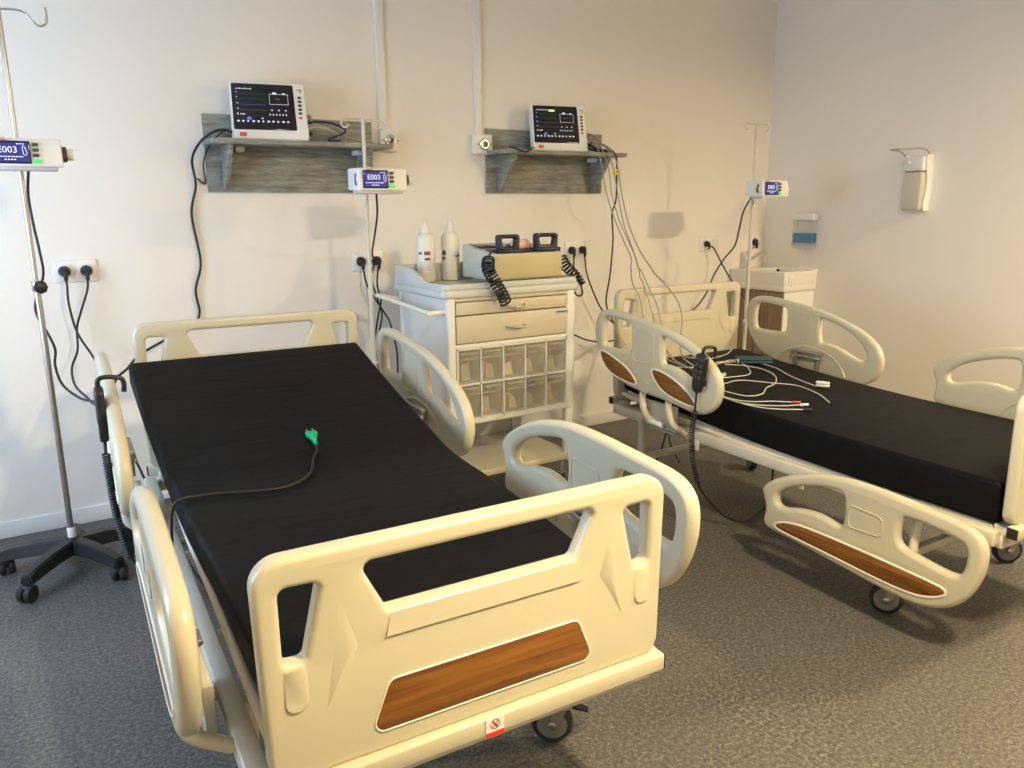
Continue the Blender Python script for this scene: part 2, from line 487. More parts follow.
def side_rail(bed, side, kind, dz=0.0, dy=0.0, xr=.58):
    """side: -1 left, +1 right (seen from the foot); kind: head or foot; dz < 0 when folded down"""
    X = xr * side
    mx = axes((0, 1, 0), (0, 0, 1), (1, 0, 0), (X, dy, dz))
    r = MB()
    if kind == 'head':
        r.plate(chaikin(HR_OUT, 2), [chaikin(HR_H1, 3), chaikin(HR_H2, 3)], .044, 'cream', .020, mx, 6)
        panel, leaves = HR_PANEL, [HR_LEAFA, HR_LEAFB]
        disc = (.655, .690)
    else:
        r.plate(chaikin(FR_OUT, 2), [chaikin(FR_H1, 3), chaikin(FR_H2, 3)], .044, 'cream', .020, mx, 6)
        panel, leaves = FR_PANEL, [FR_WOOD]
        disc = None
    # raised outline of the controls panel, both faces
    for s in (-1, 1):
        pl = fillet(panel, .018)
        pm = axes((0, 1, 0), (0, 0, 1), (1, 0, 0), (X + s * .0222, dy, dz))
        r.plate(grow(pl, .0055), [pl], .0055, 'cream', .002, pm, 2)
    if disc:
        ring = [(disc[0] + .032 * math.cos(2 * PI * k / 24), disc[1] + .032 * math.sin(2 * PI * k / 24)) for k in range(24)]
        ri = [(disc[0] + .029 * math.cos(2 * PI * k / 24), disc[1] + .029 * math.sin(2 * PI * k / 24)) for k in range(24)]
        r.plate(ring, [ri], .003, 'cream', .001, axes((0, 1, 0), (0, 0, 1), (1, 0, 0), (X + side * .0222, dy, dz)), 2)
    # swelling arc on the inside face over the latch
    yc = .60 if kind == 'head' else -.70
    zc = .60 if kind == 'head' else .56
    rad = .26 if kind == 'head' else .24
    arc = []
    for k in range(25):
        a = math.radians(18 + 144 * k / 24)
        z = zc + .19 * math.sin(a)
        arc.append((X - side * .020, yc + dy + rad * math.cos(a), z + dz))
    r.tube(arc, .008, 'cream', 6)
    rail = r.build('side_rail', bed)
    for lf in leaves:
        base = chaikin(lf, 2)
        im = axes((0, 1, 0), (0, 0, 1), (1, 0, 0), (X + side * .0225, dy, dz))
        MB().plate(base, [], .004, 'wood', .001, im, 2).build('wood_inlay', rail, 'glossy brown wood grain inlay')
        MB().plate(grow(base, .009), [grow(base, .0005)], .006, 'cream_line', .002, im, 2).build('inlay_rim', rail)
    # latch on the inner face
    yl = .60 if kind == 'head' else -.70
    zl = .735 if kind == 'head' else .705
    xi = X - side * .0222
    l = MB()
    l.box((xi, yl - .085 + dy, zl - .075 + dz), (xi - side * .004, yl + .085 + dy, zl + .03 + dz), 'cream', .001)
    l.box((xi, yl - .10 + dy, zl + .018 + dz), (xi - side * .030, yl + .10 + dy, zl + .036 + dz), 'greymetal', .003)
    l.cyl((xi - side * .028, yl - .105 + dy, zl + dz), (xi - side * .028, yl + .105 + dy, zl + dz), .008, 'steel', 10)
    for s in (-1, 1):
        l.box((xi, yl + s * .075 - .010 + dy, zl - .06 + dz), (xi - side * .026, yl + s * .075 + .010 + dy, zl + .03 + dz), 'greymetal', .002)
    l.build('rail_latch', rail, 'grey metal latch')
    # swing arms down to the bed frame
    a = MB()
    for s in (-1, 1):
        y = yl + s * .10
        top = (X - side * .004, y + dy, (.66 if kind == 'head' else .63) + dz)
        if dz < 0:
            path = [(X - side * .03, y + dy, .60 + dz), (X - side * .05, y + dy * .5, .44), (side * .485, y, .455)]
        else:
            path = [top, (X, y, .60), (X - side * .01, y - .03, .525), (side * .50, y - .05, .475)]
        a.tube(catmull(path, 6), .017, 'cream_white', 8)
    if dz >= 0:
        a.box((X - side * .045, yl - .10, .455), (X - side * .070, yl + .10, .60), 'cream_white', .004)
        a.cyl((X - side * .02, yl - .04, .50), (X - side * .02, yl + .07, .50), .016, 'white', 12)
        a.cyl((X - side * .03, yl - .13, .485), (X - side * .03, yl + .13, .485), .008, 'steel', 10)
    else:
        a.cyl((side * .50, yl - .13, .46), (side * .50, yl + .13, .46), .010, 'steel', 10)
    a.build('rail_arm', bed)
    return rail

def end_board(bed, name, y, dz, outside):
    """head or foot board; dz lifts the pattern; outside = -1 when the outer face looks to -y"""
    top = .982 + dz
    mx = axes((1, 0, 0), (0, 0, 1), (0, -1, 0), (0, y, 0))
    bot = .527
    out = fillet([(-.471, top), (-.462, bot), (.462, bot), (.471, top)], [.055, .045, .045, .055], 8)
    big = fillet([(-.272, .938 + dz), (-.218, .828 + dz), (.218, .828 + dz), (.272, .938 + dz)], [.016, .018, .018, .016], 5)
    sm = []
    for s in (-1, 1):
        sm.append(fillet([(s * .348, .920 + dz), (s * .424, .923 + dz), (s * .424, .772 + dz), (s * .384, .768 + dz)], [.012, .016, .014, .014], 5))
    b = MB()
    b.plate(out, [big] + sm, .046, 'cream', .013, mx, 5)
    for f in (-1, 1):
        yf = y + f * .0225
        # sloped sill below the long grip opening
        b.hull([(-.216, yf + f * .0004, .824 + dz), (.216, yf + f * .0004, .824 + dz), (-.228, yf - f * .001, .776 + dz), (.228, yf - f * .001, .776 + dz),
                (-.227, yf + f * .0048, .778 + dz), (.227, yf + f * .0048, .778 + dz)], 'cream')
        for s in (-1, 1):
            # scooped finger rest below the small opening
            pts = fillet([(s * .380, .766 + dz), (s * .428, .766 + dz), (s * .428, .672 + dz), (s * .382, .672 + dz)], [.004, .004, .022, .022], 6)
            lo = [(p[0], yf - f * .002, p[1]) for p in pts]
            c = [(s * .41 + (p[0] - s * .41) * .88, yf + f * (.0006 + .0042 * (.766 + dz - p[1]) / .1), .718 + dz + (p[1] - .718 - dz) * .90) for p in pts]
            b.hull(lo + c, 'cream')
            # folded crease between the openings
            b.hull([(s * .315, yf, .885 + dz), (s * .282, yf, .775 + dz), (s * .352, yf, .655 + dz), (s * .305, yf + f * .011, .772 + dz)], 'cream')
    board = b.build(name, bed)
    board.location.x = -.010
    wood = fillet([(-.222, .681 + .0), (.222, .681), (.264, .576), (-.264, .576)], .018, 5)
    yo = y + outside * .0235
    im = axes((1, 0, 0), (0, 0, 1), (0, -1, 0), (0, yo, dz * .8))
    MB().plate(wood, [], .004, 'wood', .001, im, 2).build('wood_inlay', board, 'brown wood grain inlay')
    MB().plate(grow(wood, .0035), [grow(wood, .0005)], .0055, 'cream_line', .0015, im, 2).build('inlay_rim', board)
    return board

def section_sweep(mb, stations, W, t, r, mat, xc=0.0, ends=.03, W0=None, xc0=None):
    """rounded rectangular pad: stations = (y, z of the top); swept along y, ends rounded"""
    P = [Vector((0, y, z)) for y, z in stations]
    P = catmull(P, 6)
    # arc length and normals in the yz plane
    N = len(P)
    def ring(i, k, push):
        t0 = (P[min(i + 1, N - 1)] - P[max(i - 1, 0)]).normalized()
        nrm = Vector((0, -t0.z, t0.y))
        if nrm.z < 0: nrm = -nrm
        c = P[i] - nrm * (t / 2) + t0 * push
        q = i / (N - 1)                     # 0 at the foot, 1 at the head
        wi = W if W0 is None else W0 + (W - W0) * q
        xi = xc if xc0 is None else xc0 + (xc - xc0) * q
        hw, hh = wi / 2 - k, t / 2 - k
        rr = max(r - k * .4, .004)
        base = fillet([(-hw, -hh), (hw, -hh), (hw, hh), (-hw, hh)], rr, 5)
        return [mb.bm.verts.new(Vector((xi + a, 0, 0)) + c + nrm * b) for a, b in base]
    rings = []
    for k in range(5):                     # rounded start
        a = (PI / 2) * k / 5
        rings.append(ring(0, ends * (1 - math.sin(a)), -ends * math.cos(a) * 1.0 + 0))
    for i in range(N): rings.append(ring(i, 0, 0))
    for k in range(4, -1, -1):
        a = (PI / 2) * k / 5
        rings.append(ring(N - 1, ends * (1 - math.sin(a)), ends * math.cos(a)))
    fs = []
    n = len(rings[0])
    for a, b in zip(rings, rings[1:]):
        for k in range(n):
            j = (k + 1) % n
            fs.append(mb.bm.faces.new((a[k], a[j], b[j], b[k])))
    fs += [mb.bm.faces.new(rings[0][::-1]), mb.bm.faces.new(rings[-1])]
    mb._faces(fs, mat, True)

def castor(bed, x, y, rz):
    c = Matrix.Translation((x, y, 0)) @ Matrix.Rotation(rz, 4, 'Z') @ Matrix.Translation((0, -.033, 0))
    def p(a): return c @ Vector(a)
    k = MB()
    k.cyl(p((0, 0, .125)), p((0, 0, .20)), .017, 'cream_white', 14)
    k.lathe([(.028, .118), (.030, .122), (.030, .136), (.022, .140)], 'greymetal', 16, c)
    for s in (-1, 1):
        k.hull([p((s * .022, -.018, .132)), p((s * .022, .022, .132)), p((s * .026, -.018, .132)), p((s * .026, .022, .132)),
                p((s * .022, .020, .055)), p((s * .022, .046, .055)), p((s * .026, .020, .055)), p((s * .026, .046, .055))], 'greymetal')
    k.hull([p((-.026, -.02, .128)), p((.026, -.02, .128)), p((.026, .024, .128)), p((-.026, .024, .128)), p((-.026, -.02, .134)), p((.026, -.02, .134)), p((.026, .024, .134)), p((-.026, .024, .134))], 'greymetal')
    k.hull([p((-.012, -.012, .13)), p((.012, -.012, .13)), p((.012, -.075, .112)), p((-.012, -.075, .112)), p((-.012, -.075, .106)), p((.012, -.075, .106)), p((.012, -.012, .12)), p((-.012, -.012, .12))], 'black')
    co = k.build('castor', bed)
    wm = c @ axes((0, 1, 0), (0, 0, 1), (1, 0, 0), (0, .033, .0625))
    MB().lathe([(.045, -.016), (.057, -.016), (.0625, -.010), (.0625, .010), (.057, .016), (.045, .016)], 'rubber', 28, wm) \
        .lathe([(.012, -.0185), (.046, -.0175), (.046, .0175), (.012, .0185)], 'wheelgrey', 24, wm) \
        .lathe([(.010, -.029), (.013, -.027), (.013, .027), (.010, .029)], 'steel', 12, wm).build('wheel', co, 'grey wheel with black tyre')

def hospital_bed(loc, rz, label, top, thick, rails, mat_xc, mat_w, beam, foot_xc, foot_w):
    bed = thing('hospital_bed', loc, label, 'bed', rz)
    # mattress
    mt = MB(); section_sweep(mt, top, mat_w, thick, .018, 'mattress', mat_xc, .03, foot_w, foot_xc)
    mattress = mt.build('mattress', bed, 'black vinyl mattress')
    # sections of the platform under it
    pl = MB()
    stn = [(y, z - thick - .002) for y, z in top]
    section_sweep(pl, stn, .86, .022, .006, 'cream_white', 0, .004)
    for sx in (-1, 1):
        e = catmull([(0, y, z) for y, z in stn], 5)
        n = len(e) - 1
        pl.tube([(sx * (.452 + .016 * (k / n if sx < 0 else 0)) , q.y, q.z - .014) for k, q in enumerate(e)], .013, 'cream_white', 8)
    pl.build('platform', bed)
    # main frame: two side beams, end beams
    f = MB()
    for s in (-1, 1):
        f.box((s * .452, -1.05, beam), (s * .500, 1.05, beam + .055), 'cream_white', .006)
        for y in (-.25, .38):
            f.box((s * .496, y - .022, beam - .04), (s * .504, y + .022, beam + .012), 'cream_white', .003)
            f.cyl((s * .502, y, beam - .02), (s * .510, y, beam - .02), .007, 'steel', 10)
    for y in (-1.04, -.35, .35, 1.04):
        f.box((-.46, y - .02, .435), (.46, y + .02, .475), 'cream_white', .004)
    f.build('bed_frame', bed)
    # bumper beams at both ends
    for s, y in ((-1, -1.094), (1, 1.094)):
        b = MB()
        b.box((-.476, y - .020, .487), (.458, y + .020, .531), 'cream', .005)
        b.box((-.44, y - s * .02, .455), (-.40, y - s * .08, .51), 'cream_white', .003)
        b.box((.40, y - s * .02, .455), (.44, y - s * .08, .51), 'cream_white', .003)
        bo = b.build('bumper_beam', bed)
        for q in (-1, 1):
            MB().box((q * .4665 - .009, y - .018, .490), (q * .4715 - .009, y + .018, .528), 'black', .002).build('end_cap', bo, 'black end cap')
        if s < 0:
            xs = -.012
            st = MB(); yy = y - .0205
            st.box((xs - .022, yy - .001, 0.484), (xs + .022, yy, 0.530), 'white')
            st.box((xs - .022, yy - .0016, 0.485), (xs + .022, yy - .0008, 0.497), 'red')
            ring = [(xs + .012 * math.cos(2 * PI * k / 20), 0.514 + .012 * math.sin(2 * PI * k / 20)) for k in range(20)]
            rin = [(xs + .0098 * math.cos(2 * PI * k / 20), 0.514 + .0098 * math.sin(2 * PI * k / 20)) for k in range(20)]
            st.plate(ring, [rin], .0012, 'red', .0003, axes((1, 0, 0), (0, 0, 1), (0, -1, 0), (0, yy - .001, 0)), 1)
            st.tube([(xs - .009, yy - .0013, 0.506), (xs + .009, yy - .0013, 0.522)], .0013, 'red', 6)
            st.tube([(xs - .005, yy - .0013, 0.522), (xs + .001, yy - .0013, 0.513), (xs + .006, yy - .0013, 0.507)], .0016, 'label_dark', 6)
            st.build('warning_sticker', bo, 'small white and red prohibition sticker')
    end_board(bed, 'footboard', -1.07, 0, -1)
    end_board(bed, 'headboard', 1.07, .158, 1)
    # legs with castors, cross bars and lifting links
    for sy in (-1, 1):
        for sx in (-1, 1):
            yl = .86 if sy > 0 else -.65
            MB().box((sx * .415, yl - .02, .17), (sx * .455, yl + .02, beam + .01), 'cream_white', .005).build('leg', bed)
            castor(bed, sx * .435, yl, (.62 if sx < 0 else .95) if sy < 0 else -.5)
        MB().box((-.42, yl - .018, .21), (.42, yl + .018, .245), 'cream_white', .005).build('cross_bar', bed)
    for sx in (-1, 1):
        MB().tube([(sx * .25, -.64, .225), (sx * .25, -.30, .44)], .016, 'cream_white', 8).build('lifting_link', bed)
        MB().tube([(sx * .25, .85, .235), (sx * .25, .35, .44)], .016, 'cream_white', 8).build('lifting_link', bed)
    MB().cyl((0, -.62, .33), (0, .05, .40), .024, 'greymetal', 14).cyl((0, .04, .398), (0, .36, .438), .012, 'steel', 12).build('lift_actuator', bed, 'grey metal actuator tube')
    for r in rails:
        side_rail(bed, *r)
    return bed

B1 = (.8089, 2.3702, 0); B1R = -.044
B2 = (3.2266, 2.2345, 0); B2R = -.0375
bed1 = hospital_bed(B1, B1R, 'cream hospital bed in front with raised back and a green plug on its black mattress',
    [(-1.0, .694), (-.8, .706), (-.49, .734), (-.3, .742), (-.02, .752), (.18, .790), (.45, .853), (.67, .908), (.98, .992)], .100,
    [(-1, 'head', 0, 0, .602), (1, 'head', 0, 0), (-1, 'foot', 0, 0, .592), (1, 'foot', 0, 0, .572)], -.038, .945, .440, -.008, .868)
bed2 = hospital_bed(B2, B2R, 'cream hospital bed by the right wall with white leads on its flat black mattress',
    [(-1.0, .660), (-.6, .660), (-.2, .664), (.2, .678), (.6, .704), (1.0, .736)], .155,
    [(-1, 'head', 0, 0), (1, 'head', 0, 0), (-1, 'foot', -.40, 0), (1, 'foot', 0, 0)], 0, .885, .448, 0, .885)

def bedpt(B, R, p):
    c, s = math.cos(R), math.sin(R)
    return Vector((B[0] + c * p[0] - s * p[1], B[1] + s * p[0] + c * p[1], p[2]))
b1p = lambda *p: bedpt(B1, B1R, p)
b2p = lambda *p: bedpt(B2, B2R, p)

# ------------------------------------------------------------------ drip stands and pumps
def iv_stand(x, y, H, label, rz, knob_z, mat, hk=1.0, hrz=0.0, curl=False):
    o = thing('drip_stand', (x, y, 0), label, 'drip stand', rz)
    MB().tube([(0, 0, .14), (0, 0, 1.30)], .0125, mat, 14).tube([(0, 0, 1.28), (0, 0, H)], .0095, mat, 12).build('pole', o)
    # four hooks
    h = MB()
    for k in ((0, 2) if curl else range(4)):
        a = k * PI / 2
        pts = [(0, 0, H - .003), (.07, 0, H - .003), (.118, 0, H - .004), (.138, 0, H - .016), (.142, 0, H - .036), (.128, 0, H - .052), (.108, 0, H - .050), (.098, 0, H - .034)] if curl else [(0, 0, H - .003), (.05, 0, H), (.078, 0, H - .008), (.095, 0, H - .03), (.115, 0, H - .045), (.137, 0, H - .035), (.142, 0, H - .008), (.140, 0, H + .018)]
        h.tube([Matrix.Rotation(a + hrz - rz, 3, 'Z') @ Vector((q.x * hk, 0, H + (q.z - H) * hk)) for q in catmull(pts, 5)], .0042, mat, 8)
    h.build('hooks', o)
    k = MB()
    k.cyl((0, 0, knob_z - .022), (0, 0, knob_z + .022), .019, mat, 16)
    k.build('collar', o)
    MB().cyl((.014, -.004, knob_z), (.034, -.010, knob_z - .002), .009, 'black', 12).lathe([(.012, 0), (.024, .004), (.027, .010), (.027, .020), (.020, .025)], 'black', 8,
        Matrix.Translation((.030, -.009, knob_z - .002)) @ Vector((1, -.3, 0)).to_track_quat('Z', 'Y').to_matrix().to_4x4()).build('knob', o, 'black clamp knob')
    b = MB()
    b.lathe([(.030, .085), (.048, .090), (.050, .125), (.038, .150), (.028, .160)], 'black', 20)
    b.lathe([(.0175, .16), (.0175, .20), (.014, .205)], 'white', 16)
    base = b.build('base_hub', o, 'black plastic hub')
    for q in range(5):
        a = 2 * PI * q / 5
        R = Matrix.Rotation(a, 4, 'Z')
        lg = MB()
        sec = []
        for r, w, z0, z1 in ((.02, .046, .095, .155), (.14, .040, .094, .148), (.25, .034, .080, .130), (.300, .030, .072, .112)):
            sec.append([lg.bm.verts.new(R @ Vector((r, s * w * (.62 if z > z0 else 1), z))) for s, z in ((-1, z0), (1, z0), (1, z1), (-1, z1))])
        fs = []
        for A, Bq in zip(sec, sec[1:]):
            for i in range(4):
                fs.append(lg.bm.faces.new((A[i], A[(i + 1) % 4], Bq[(i + 1) % 4], Bq[i])))
        fs += [lg.bm.faces.new(sec[0][::-1]), lg.bm.faces.new(sec[-1])]
        lg._faces(fs, 'black', True)
        bmesh.ops.bevel(lg.bm, geom=[e for e in lg.bm.edges], offset=.005, segments=2, affect='EDGES')
        for f in lg.bm.faces: f.smooth = True
        leg = lg.build('leg', o, 'black base leg')
        c = R @ Matrix.Translation((.282, 0, 0)) @ Matrix.Rotation(.7 + q, 4, 'Z')
        w = MB()
        for s in (-1, 1):
            w.lathe([(.010, -.013), (.030, -.013), (.035, -.007), (.035, .007), (.030, .013), (.010, .013)], 'rubber', 20, c @ axes((0, 1, 0), (0, 0, 1), (1, 0, 0), (s * .017, .018, .035)))
        w.cyl(c @ Vector((0, 0, .035)), c @ Vector((0, 0, .085)), .011, 'black', 12)
        w.hull([c @ Vector(v) for v in ((-.03, -.01, .055), (.03, -.01, .055), (.03, .03, .062), (-.03, .03, .062), (-.026, -.005, .066), (.026, -.005, .066), (.026, .025, .07), (-.026, .025, .07))], 'black')
        w.build('twin_castor', leg, 'black twin wheel castor')
    return o

def infusion_pump(x, y, z, W, label):
    """front face at y, left edge x, underside z"""
    H, D = .107, .15
    o = thing('infusion_pump', (x, y, z), label, 'infusion pump')
    b = MB()
    prof = fillet([(0, 0), (D, .006), (D, H), (.012, H)], .008, 4)
    b.plate(prof, [], W, 'white', .006, axes((0, 1, 0), (0, 0, 1), (1, 0, 0), (W / 2, 0, 0)), 3)
    b.box((.004, .012, -.012), (W - .02, .10, .004), 'label_grey', .003)
    b.build('body', o)
    # front bezel with screen and keys
    s = MB()
    s.box((.018, -.004, .012), (.148, .0035, .096), 'screen', .003)
    s.box((.024, -.0052, .018), (.143, -.0035, .090), 'lcdblue')
    fm = lambda px, pz: axes((1, 0, 0), (0, 0, 1), (0, -1, 0), (px, -.0056, pz))
    s.text('E003', .034, 'lcdtext', fm(.072, .062))
    for k in range(11):
        s.box((.030 + k * .0085, -.0058, .0355), (.036 + k * .0085, -.0051, .0395), 'lcdtext')
    for k in range(4):
        s.box((.060 + k * .010, -.0058, .025), (.067 + k * .010, -.0051, .0285), 'lcdtext')
    for k in range(3):
        s.box((.104 + k * .009, -.0058, .083), (.110 + k * .009, -.0051, .0865), 'lcdtext')
    s.tube([(.122, -.0055, .070), (.124, -.0055, .046), (.131, -.0055, .042), (.136, -.0055, .050), (.131, -.0055, .072), (.126, -.0055, .080), (.122, -.0055, .070)], .0012, 'lcdtext', 6)
    s.build('screen', o, 'blue lit screen reading E003')
    k = MB()
    for q in range(3):
        k.box((.155, -.004, .078 - q * .020), (.176, .002, .090 - q * .020), 'darkkey', .002)
    k.box((.155, -.005, .013), (.182, .002, .031), 'greenled', .004)
    k.build('keypad', o, 'dark keys above a green key')
    c = MB()
    c.plate(fillet([(.05, .020), (.075, .030), (.080, .055), (.068, .085), (.052, .078), (.066, .056)], .006), [], .003, 'label_dark', .001, axes((0, 1, 0), (0, 0, 1), (1, 0, 0), (-.001, -.02, .0)), 2)
    c.build('side_emblem', o, 'dark leaf emblem')
    t = MB()
    t.box((.040, -.002, H - .008), (.070, .02, H + .003), 'pink', .002)
    t.build('alarm_light', o, 'small pink alarm light')
    g = MB()
    g.cyl((W, .05, .052), (W + .018, .05, .052), .030, 'darkkey', 18)
    g.cyl((W + .012, .05, .052), (W + .040, .05, .050), .022, 'bottle', 16)
    for dz in (.018, -.020):
        g.hull([(W + .035, .044, .050 + dz), (W + .035, .056, .050 + dz), (W + .035, .044, .058 + dz), (W + .035, .056, .058 + dz), (W + .062, .047, .052 + dz), (W + .062, .053, .052 + dz)], 'bottle')
    g.build('line_clip', o, 'cream side clip for a drip line')
    p = MB()
    p.box((.095, D - .005, .02), (.155, D + .030, .085), 'black', .006)
    p.cyl((.155, D + .015, .052), (.190, D + .015, .052), .014, 'black', 12)
    p.build('pole_clamp', o, 'black clamp')
    return o

iv_stand(.080, 3.825, 2.355, 'tall steel drip stand with black star base at the left edge', -math.radians(58), 1.28, 'steel', 1.15, .0)
iv_stand(1.551, 3.800, 2.015, 'drip stand between the front bed and the trolley', -.30, .78, 'cream_white', .80, .05, True)
iv_stand(4.325, 3.735, 2.118, 'drip stand in front of the hand basin', .45, .78, 'cream_white', .80, .0, True)
infusion_pump(-.030, 3.640, 1.752, .255, 'infusion pump on the left edge drip stand, cut off by the frame')
infusion_pump(1.438, 3.600, 1.668, .250, 'infusion pump in front of the left shelf, above the trolley side')
infusion_pump(4.207, 3.550, 1.640, .255, 'infusion pump beside the blue soap dispenser, on the far drip stand')

# ------------------------------------------------------------------ wall shelves and monitors
def wall_shelf(x, label):
    """x = left end of the backboard"""
    o = thing('bracket_shelf', (x, YW, 1.675), label, 'shelf')
    MB().box((0, -.020, 0), (.925, 0, .393), 'board', .002).build('backboard', o)
    MB().box((-.012, -.262, .232), (.945, -.020, .257), 'board', .002).build('shelf_board', o)
    for bx in (.085, .835):
        pr = [(-.020, .232), (-.225, .232), (-.205, .195), (-.065, .012), (-.020, .012)]
        MB().plate([(a, b) for a, b in pr], [], .022, 'board', .002, axes((0, 1, 0), (0, 0, 1), (1, 0, 0), (bx, 0, 0)), 2).build('bracket', o)
    for bx in (.135, .795):
        MB().box((bx, -.10, .205), (bx + .045, -.022, .231), 'white', .003).build('angle_plate', o, 'small white fixing plate')
    return o
wall_shelf(.920, 'weathered grey wall shelf on the left, behind the pump')
wall_shelf(2.610, 'weathered grey wall shelf on the right, with hanging grey leads')

def patient_monitor(x, y, z, rz, label, lime):
    o = thing('patient_monitor', (x, y, z), label, 'monitor', rz)
    W, H = .382, .292
    tilt = math.radians(10)
    FM = axes((1, 0, 0), (0, math.sin(tilt), math.cos(tilt)), (0, -math.cos(tilt), math.sin(tilt)))   # local x right, y up the face, z out of the face
    b = MB()
    b.plate(fillet([(0, 0), (W, 0), (W - .008, H), (.008, H)], .014, 5), [], .055, 'white', .010, FM @ Matrix.Translation((0, 0, -.0275)), 4)
    b.plate(fillet([(.03, .0), (W - .02, 0), (W - .04, .22), (.05, .22)], .02, 4), [], .07, 'white', .012, FM @ Matrix.Translation((0, .0, -.085)), 3)
    b.box((.02, .01, 0), (W - .02, .13, .02), 'white', .005)
    b.build('housing', o)
    s = MB()
    P = lambda px, py, dz=.0: FM @ Vector((px, py, dz))
    def rect(x0, y0, x1, y1, m, h=.0015):
        s.box((x0, y0, .0005), (x1, y1, h), m, 0, FM)
    s.plate(fillet([(.012, .050), (.322, .050), (.316, .280), (.014, .280)], .008), [], .004, 'screen', .001, FM @ Matrix.Translation((0, 0, .0005)), 2)
    h = .0029
    KZ = .292 / .258
    rr = random.Random(3)
    def r2(x0, y0, x1, y1, m): s.box((x0, y0 * KZ, .0020), (x1, y1 * KZ, h), m, 0, FM)
    for k in range(12): r2(.034 + k * .0065, .222, .0385 + k * .0065, .222 + rr.choice((.003, .005)), 'px_white')
    for i, (yy, m) in enumerate(((.203, 'px_green'), (.180, 'px_green'), (.155, 'px_blue'), (.131, 'px_yellow'))):
        pts = []
        for k in range(60):
            e = (k % 20)
            amp = 0
            pts.append(FM @ Vector((.040 + k * .00235, (yy + amp) * KZ, .0026)))
        s.tube(pts, .0006, m, 4)
        r2(.034, yy + .004, .038 + .004 * (i > 1), yy + .0075, 'px_white')
    for x0, y0, x1, y1 in ((.195, .203, .288, .2045), (.195, .158, .288, .1595), (.195, .158, .1965, .2045), (.2865, .158, .288, .2045)):
        r2(x0, y0, x1, y1, 'px_white')
    r2(.212, .204, .232, .212, 'px_white'); r2(.262, .204, .274, .210, 'px_white')
    r2(.222, .181, .246, .183, 'px_yellow')
    for k in range(6): r2(.190 + k * .016, .110, .196 + k * .016, .116, 'px_white')
    for k in range(3): r2(.200 + k * .034, .130, .208 + k * .034, .135, 'px_white')
    r2(.034, .108, .038, .118, 'px_white')
    for k in range(4): r2(.048 + k * .006, .110, .0525 + k * .006, .115, 'px_white')
    for k in range(11): r2(.030 + k * .0245, .078, .042 + k * .0245 - (k % 3) * .002, .085, 'px_white')
    r2(.078, .088, .102, .096, 'px_blue'); r2(.086, .096, .095, .102, 'px_blue')
    r2(.150, .092, .158, .098, 'px_white')
    if lime: r2(.118, .216, .160, .227, 'px_lime')
    s.build('screen', o, 'black screen with traces and readings')
    k = MB()
    for q in range(5): k.box((.336, .212 - q * .020, 0), (.354, .225 - q * .020, .003), 'darkkey', .002, FM)
    k.box((.336, .110, 0), (.354, .122, .003), 'orange', .002, FM)
    k.box((.336, .256, 0), (.356, .260, .002), 'darkkey', 0, FM).box((.352, .242, 0), (.356, .260, .002), 'darkkey', 0, FM)
    k.build('key_column', o, 'column of dark keys')
    MB().box((.038, .016, 0), (.072, .036, .003), 'orange', .004, FM).build('power_badge', o, 'small orange red button')
    c = MB()
    for q in range(4):
        c.cyl(FM @ Vector((W - .012, .05 + q * .030, -.05)), FM @ Vector((W + .022, .05 + q * .030, -.055)), .010, ('darkkey', 'cable_grey', 'navy', 'cable_grey')[q], 10)
    c.build('lead_connectors', o, 'dark lead plugs')
    return o
patient_monitor(1.022, 4.225, 1.932, math.radians(-11), 'patient monitor on the left wall shelf, dark screen without yellow-green bar', False)
patient_monitor(2.852, 4.225, 1.932, math.radians(-12), 'patient monitor on the right wall shelf, yellow-green bar on screen', True)

# surface trunking with outlet boxes
def trunking(xc, boxx0, boxx1, z0, label):
    o = thing('cable_trunking', (xc, YW, z0), label, 'trunking')
    MB().box((-.026, -.018, .10), (.026, 0, ZC - z0), 'socketwhite', .004).build('channel', o)
    b = MB().box((boxx0 - xc, -.045, -.002), (boxx1 - xc, 0, .118), 'socketwhite', .006).build('outlet_box', o)
    cx = (boxx0 + boxx1) / 2 - xc + .008
    m = axes((1, 0, 0), (0, 0, 1), (0, -1, 0), (cx, -.045, .058))
    MB().lathe([(.036, 0), (.036, .005), (.030, .009), (.026, .009)], 'chrome', 24, m).lathe([(.020, .004), (.020, .013), (.016, .016)], 'steel', 20, m).lathe([(.012, .010), (.011, .0175)], 'black', 16, m) \
        .cyl((cx - .050, -.046, .058), (cx - .034, -.050, .058), .006, 'steel', 8).cyl((cx + .034, -.050, .058), (cx + .050, -.046, .058), .006, 'steel', 8).build('gas_connector', b, 'round chrome connector')
    return o
trunking(1.920, 1.886, 1.995, 1.912, 'white wall trunking ending in a chrome connector box behind the left shelf')
trunking(2.560, 2.508, 2.640, 1.912, 'white wall trunking ending in a chrome connector box beside the right shelf')

# ------------------------------------------------------------------ sockets
def wall_socket(x0, x1, z0, z1, label, gangs=2):
    o = thing('power_socket', (x0, YW, z0), label, 'socket')
    W, H = x1 - x0, z1 - z0
    MB().box((0, -.011, 0), (W, 0, H), 'socketwhite', .005).build('frame', o)
    gw = W / gangs
    for g in range(gangs):
        cx = gw * (g + .5)
        s = min(gw, H) * .36
        m = axes((1, 0, 0), (0, 0, 1), (0, -1, 0), (cx, -.012, H / 2))
        MB().box((cx - s, -.0135, H / 2 - s), (cx + s, -.010, H / 2 + s), 'socketwhite', .002) \
            .lathe([(s * .86, .0), (s * .86, .005), (s * .78, .005), (s * .74, .0028)], 'white', 24, m).build('insert', o)
    return o
wall_socket(.166, .360, 1.243, 1.352, 'white double socket on the left wall end, two black plugs in it')
wall_socket(1.690, 1.889, 1.222, 1.342, 'white double socket left of the trolley, behind the drip stand pole')
wall_socket(3.235, 3.420, 1.236, 1.350, 'white double socket behind the defibrillator, right of its handles')
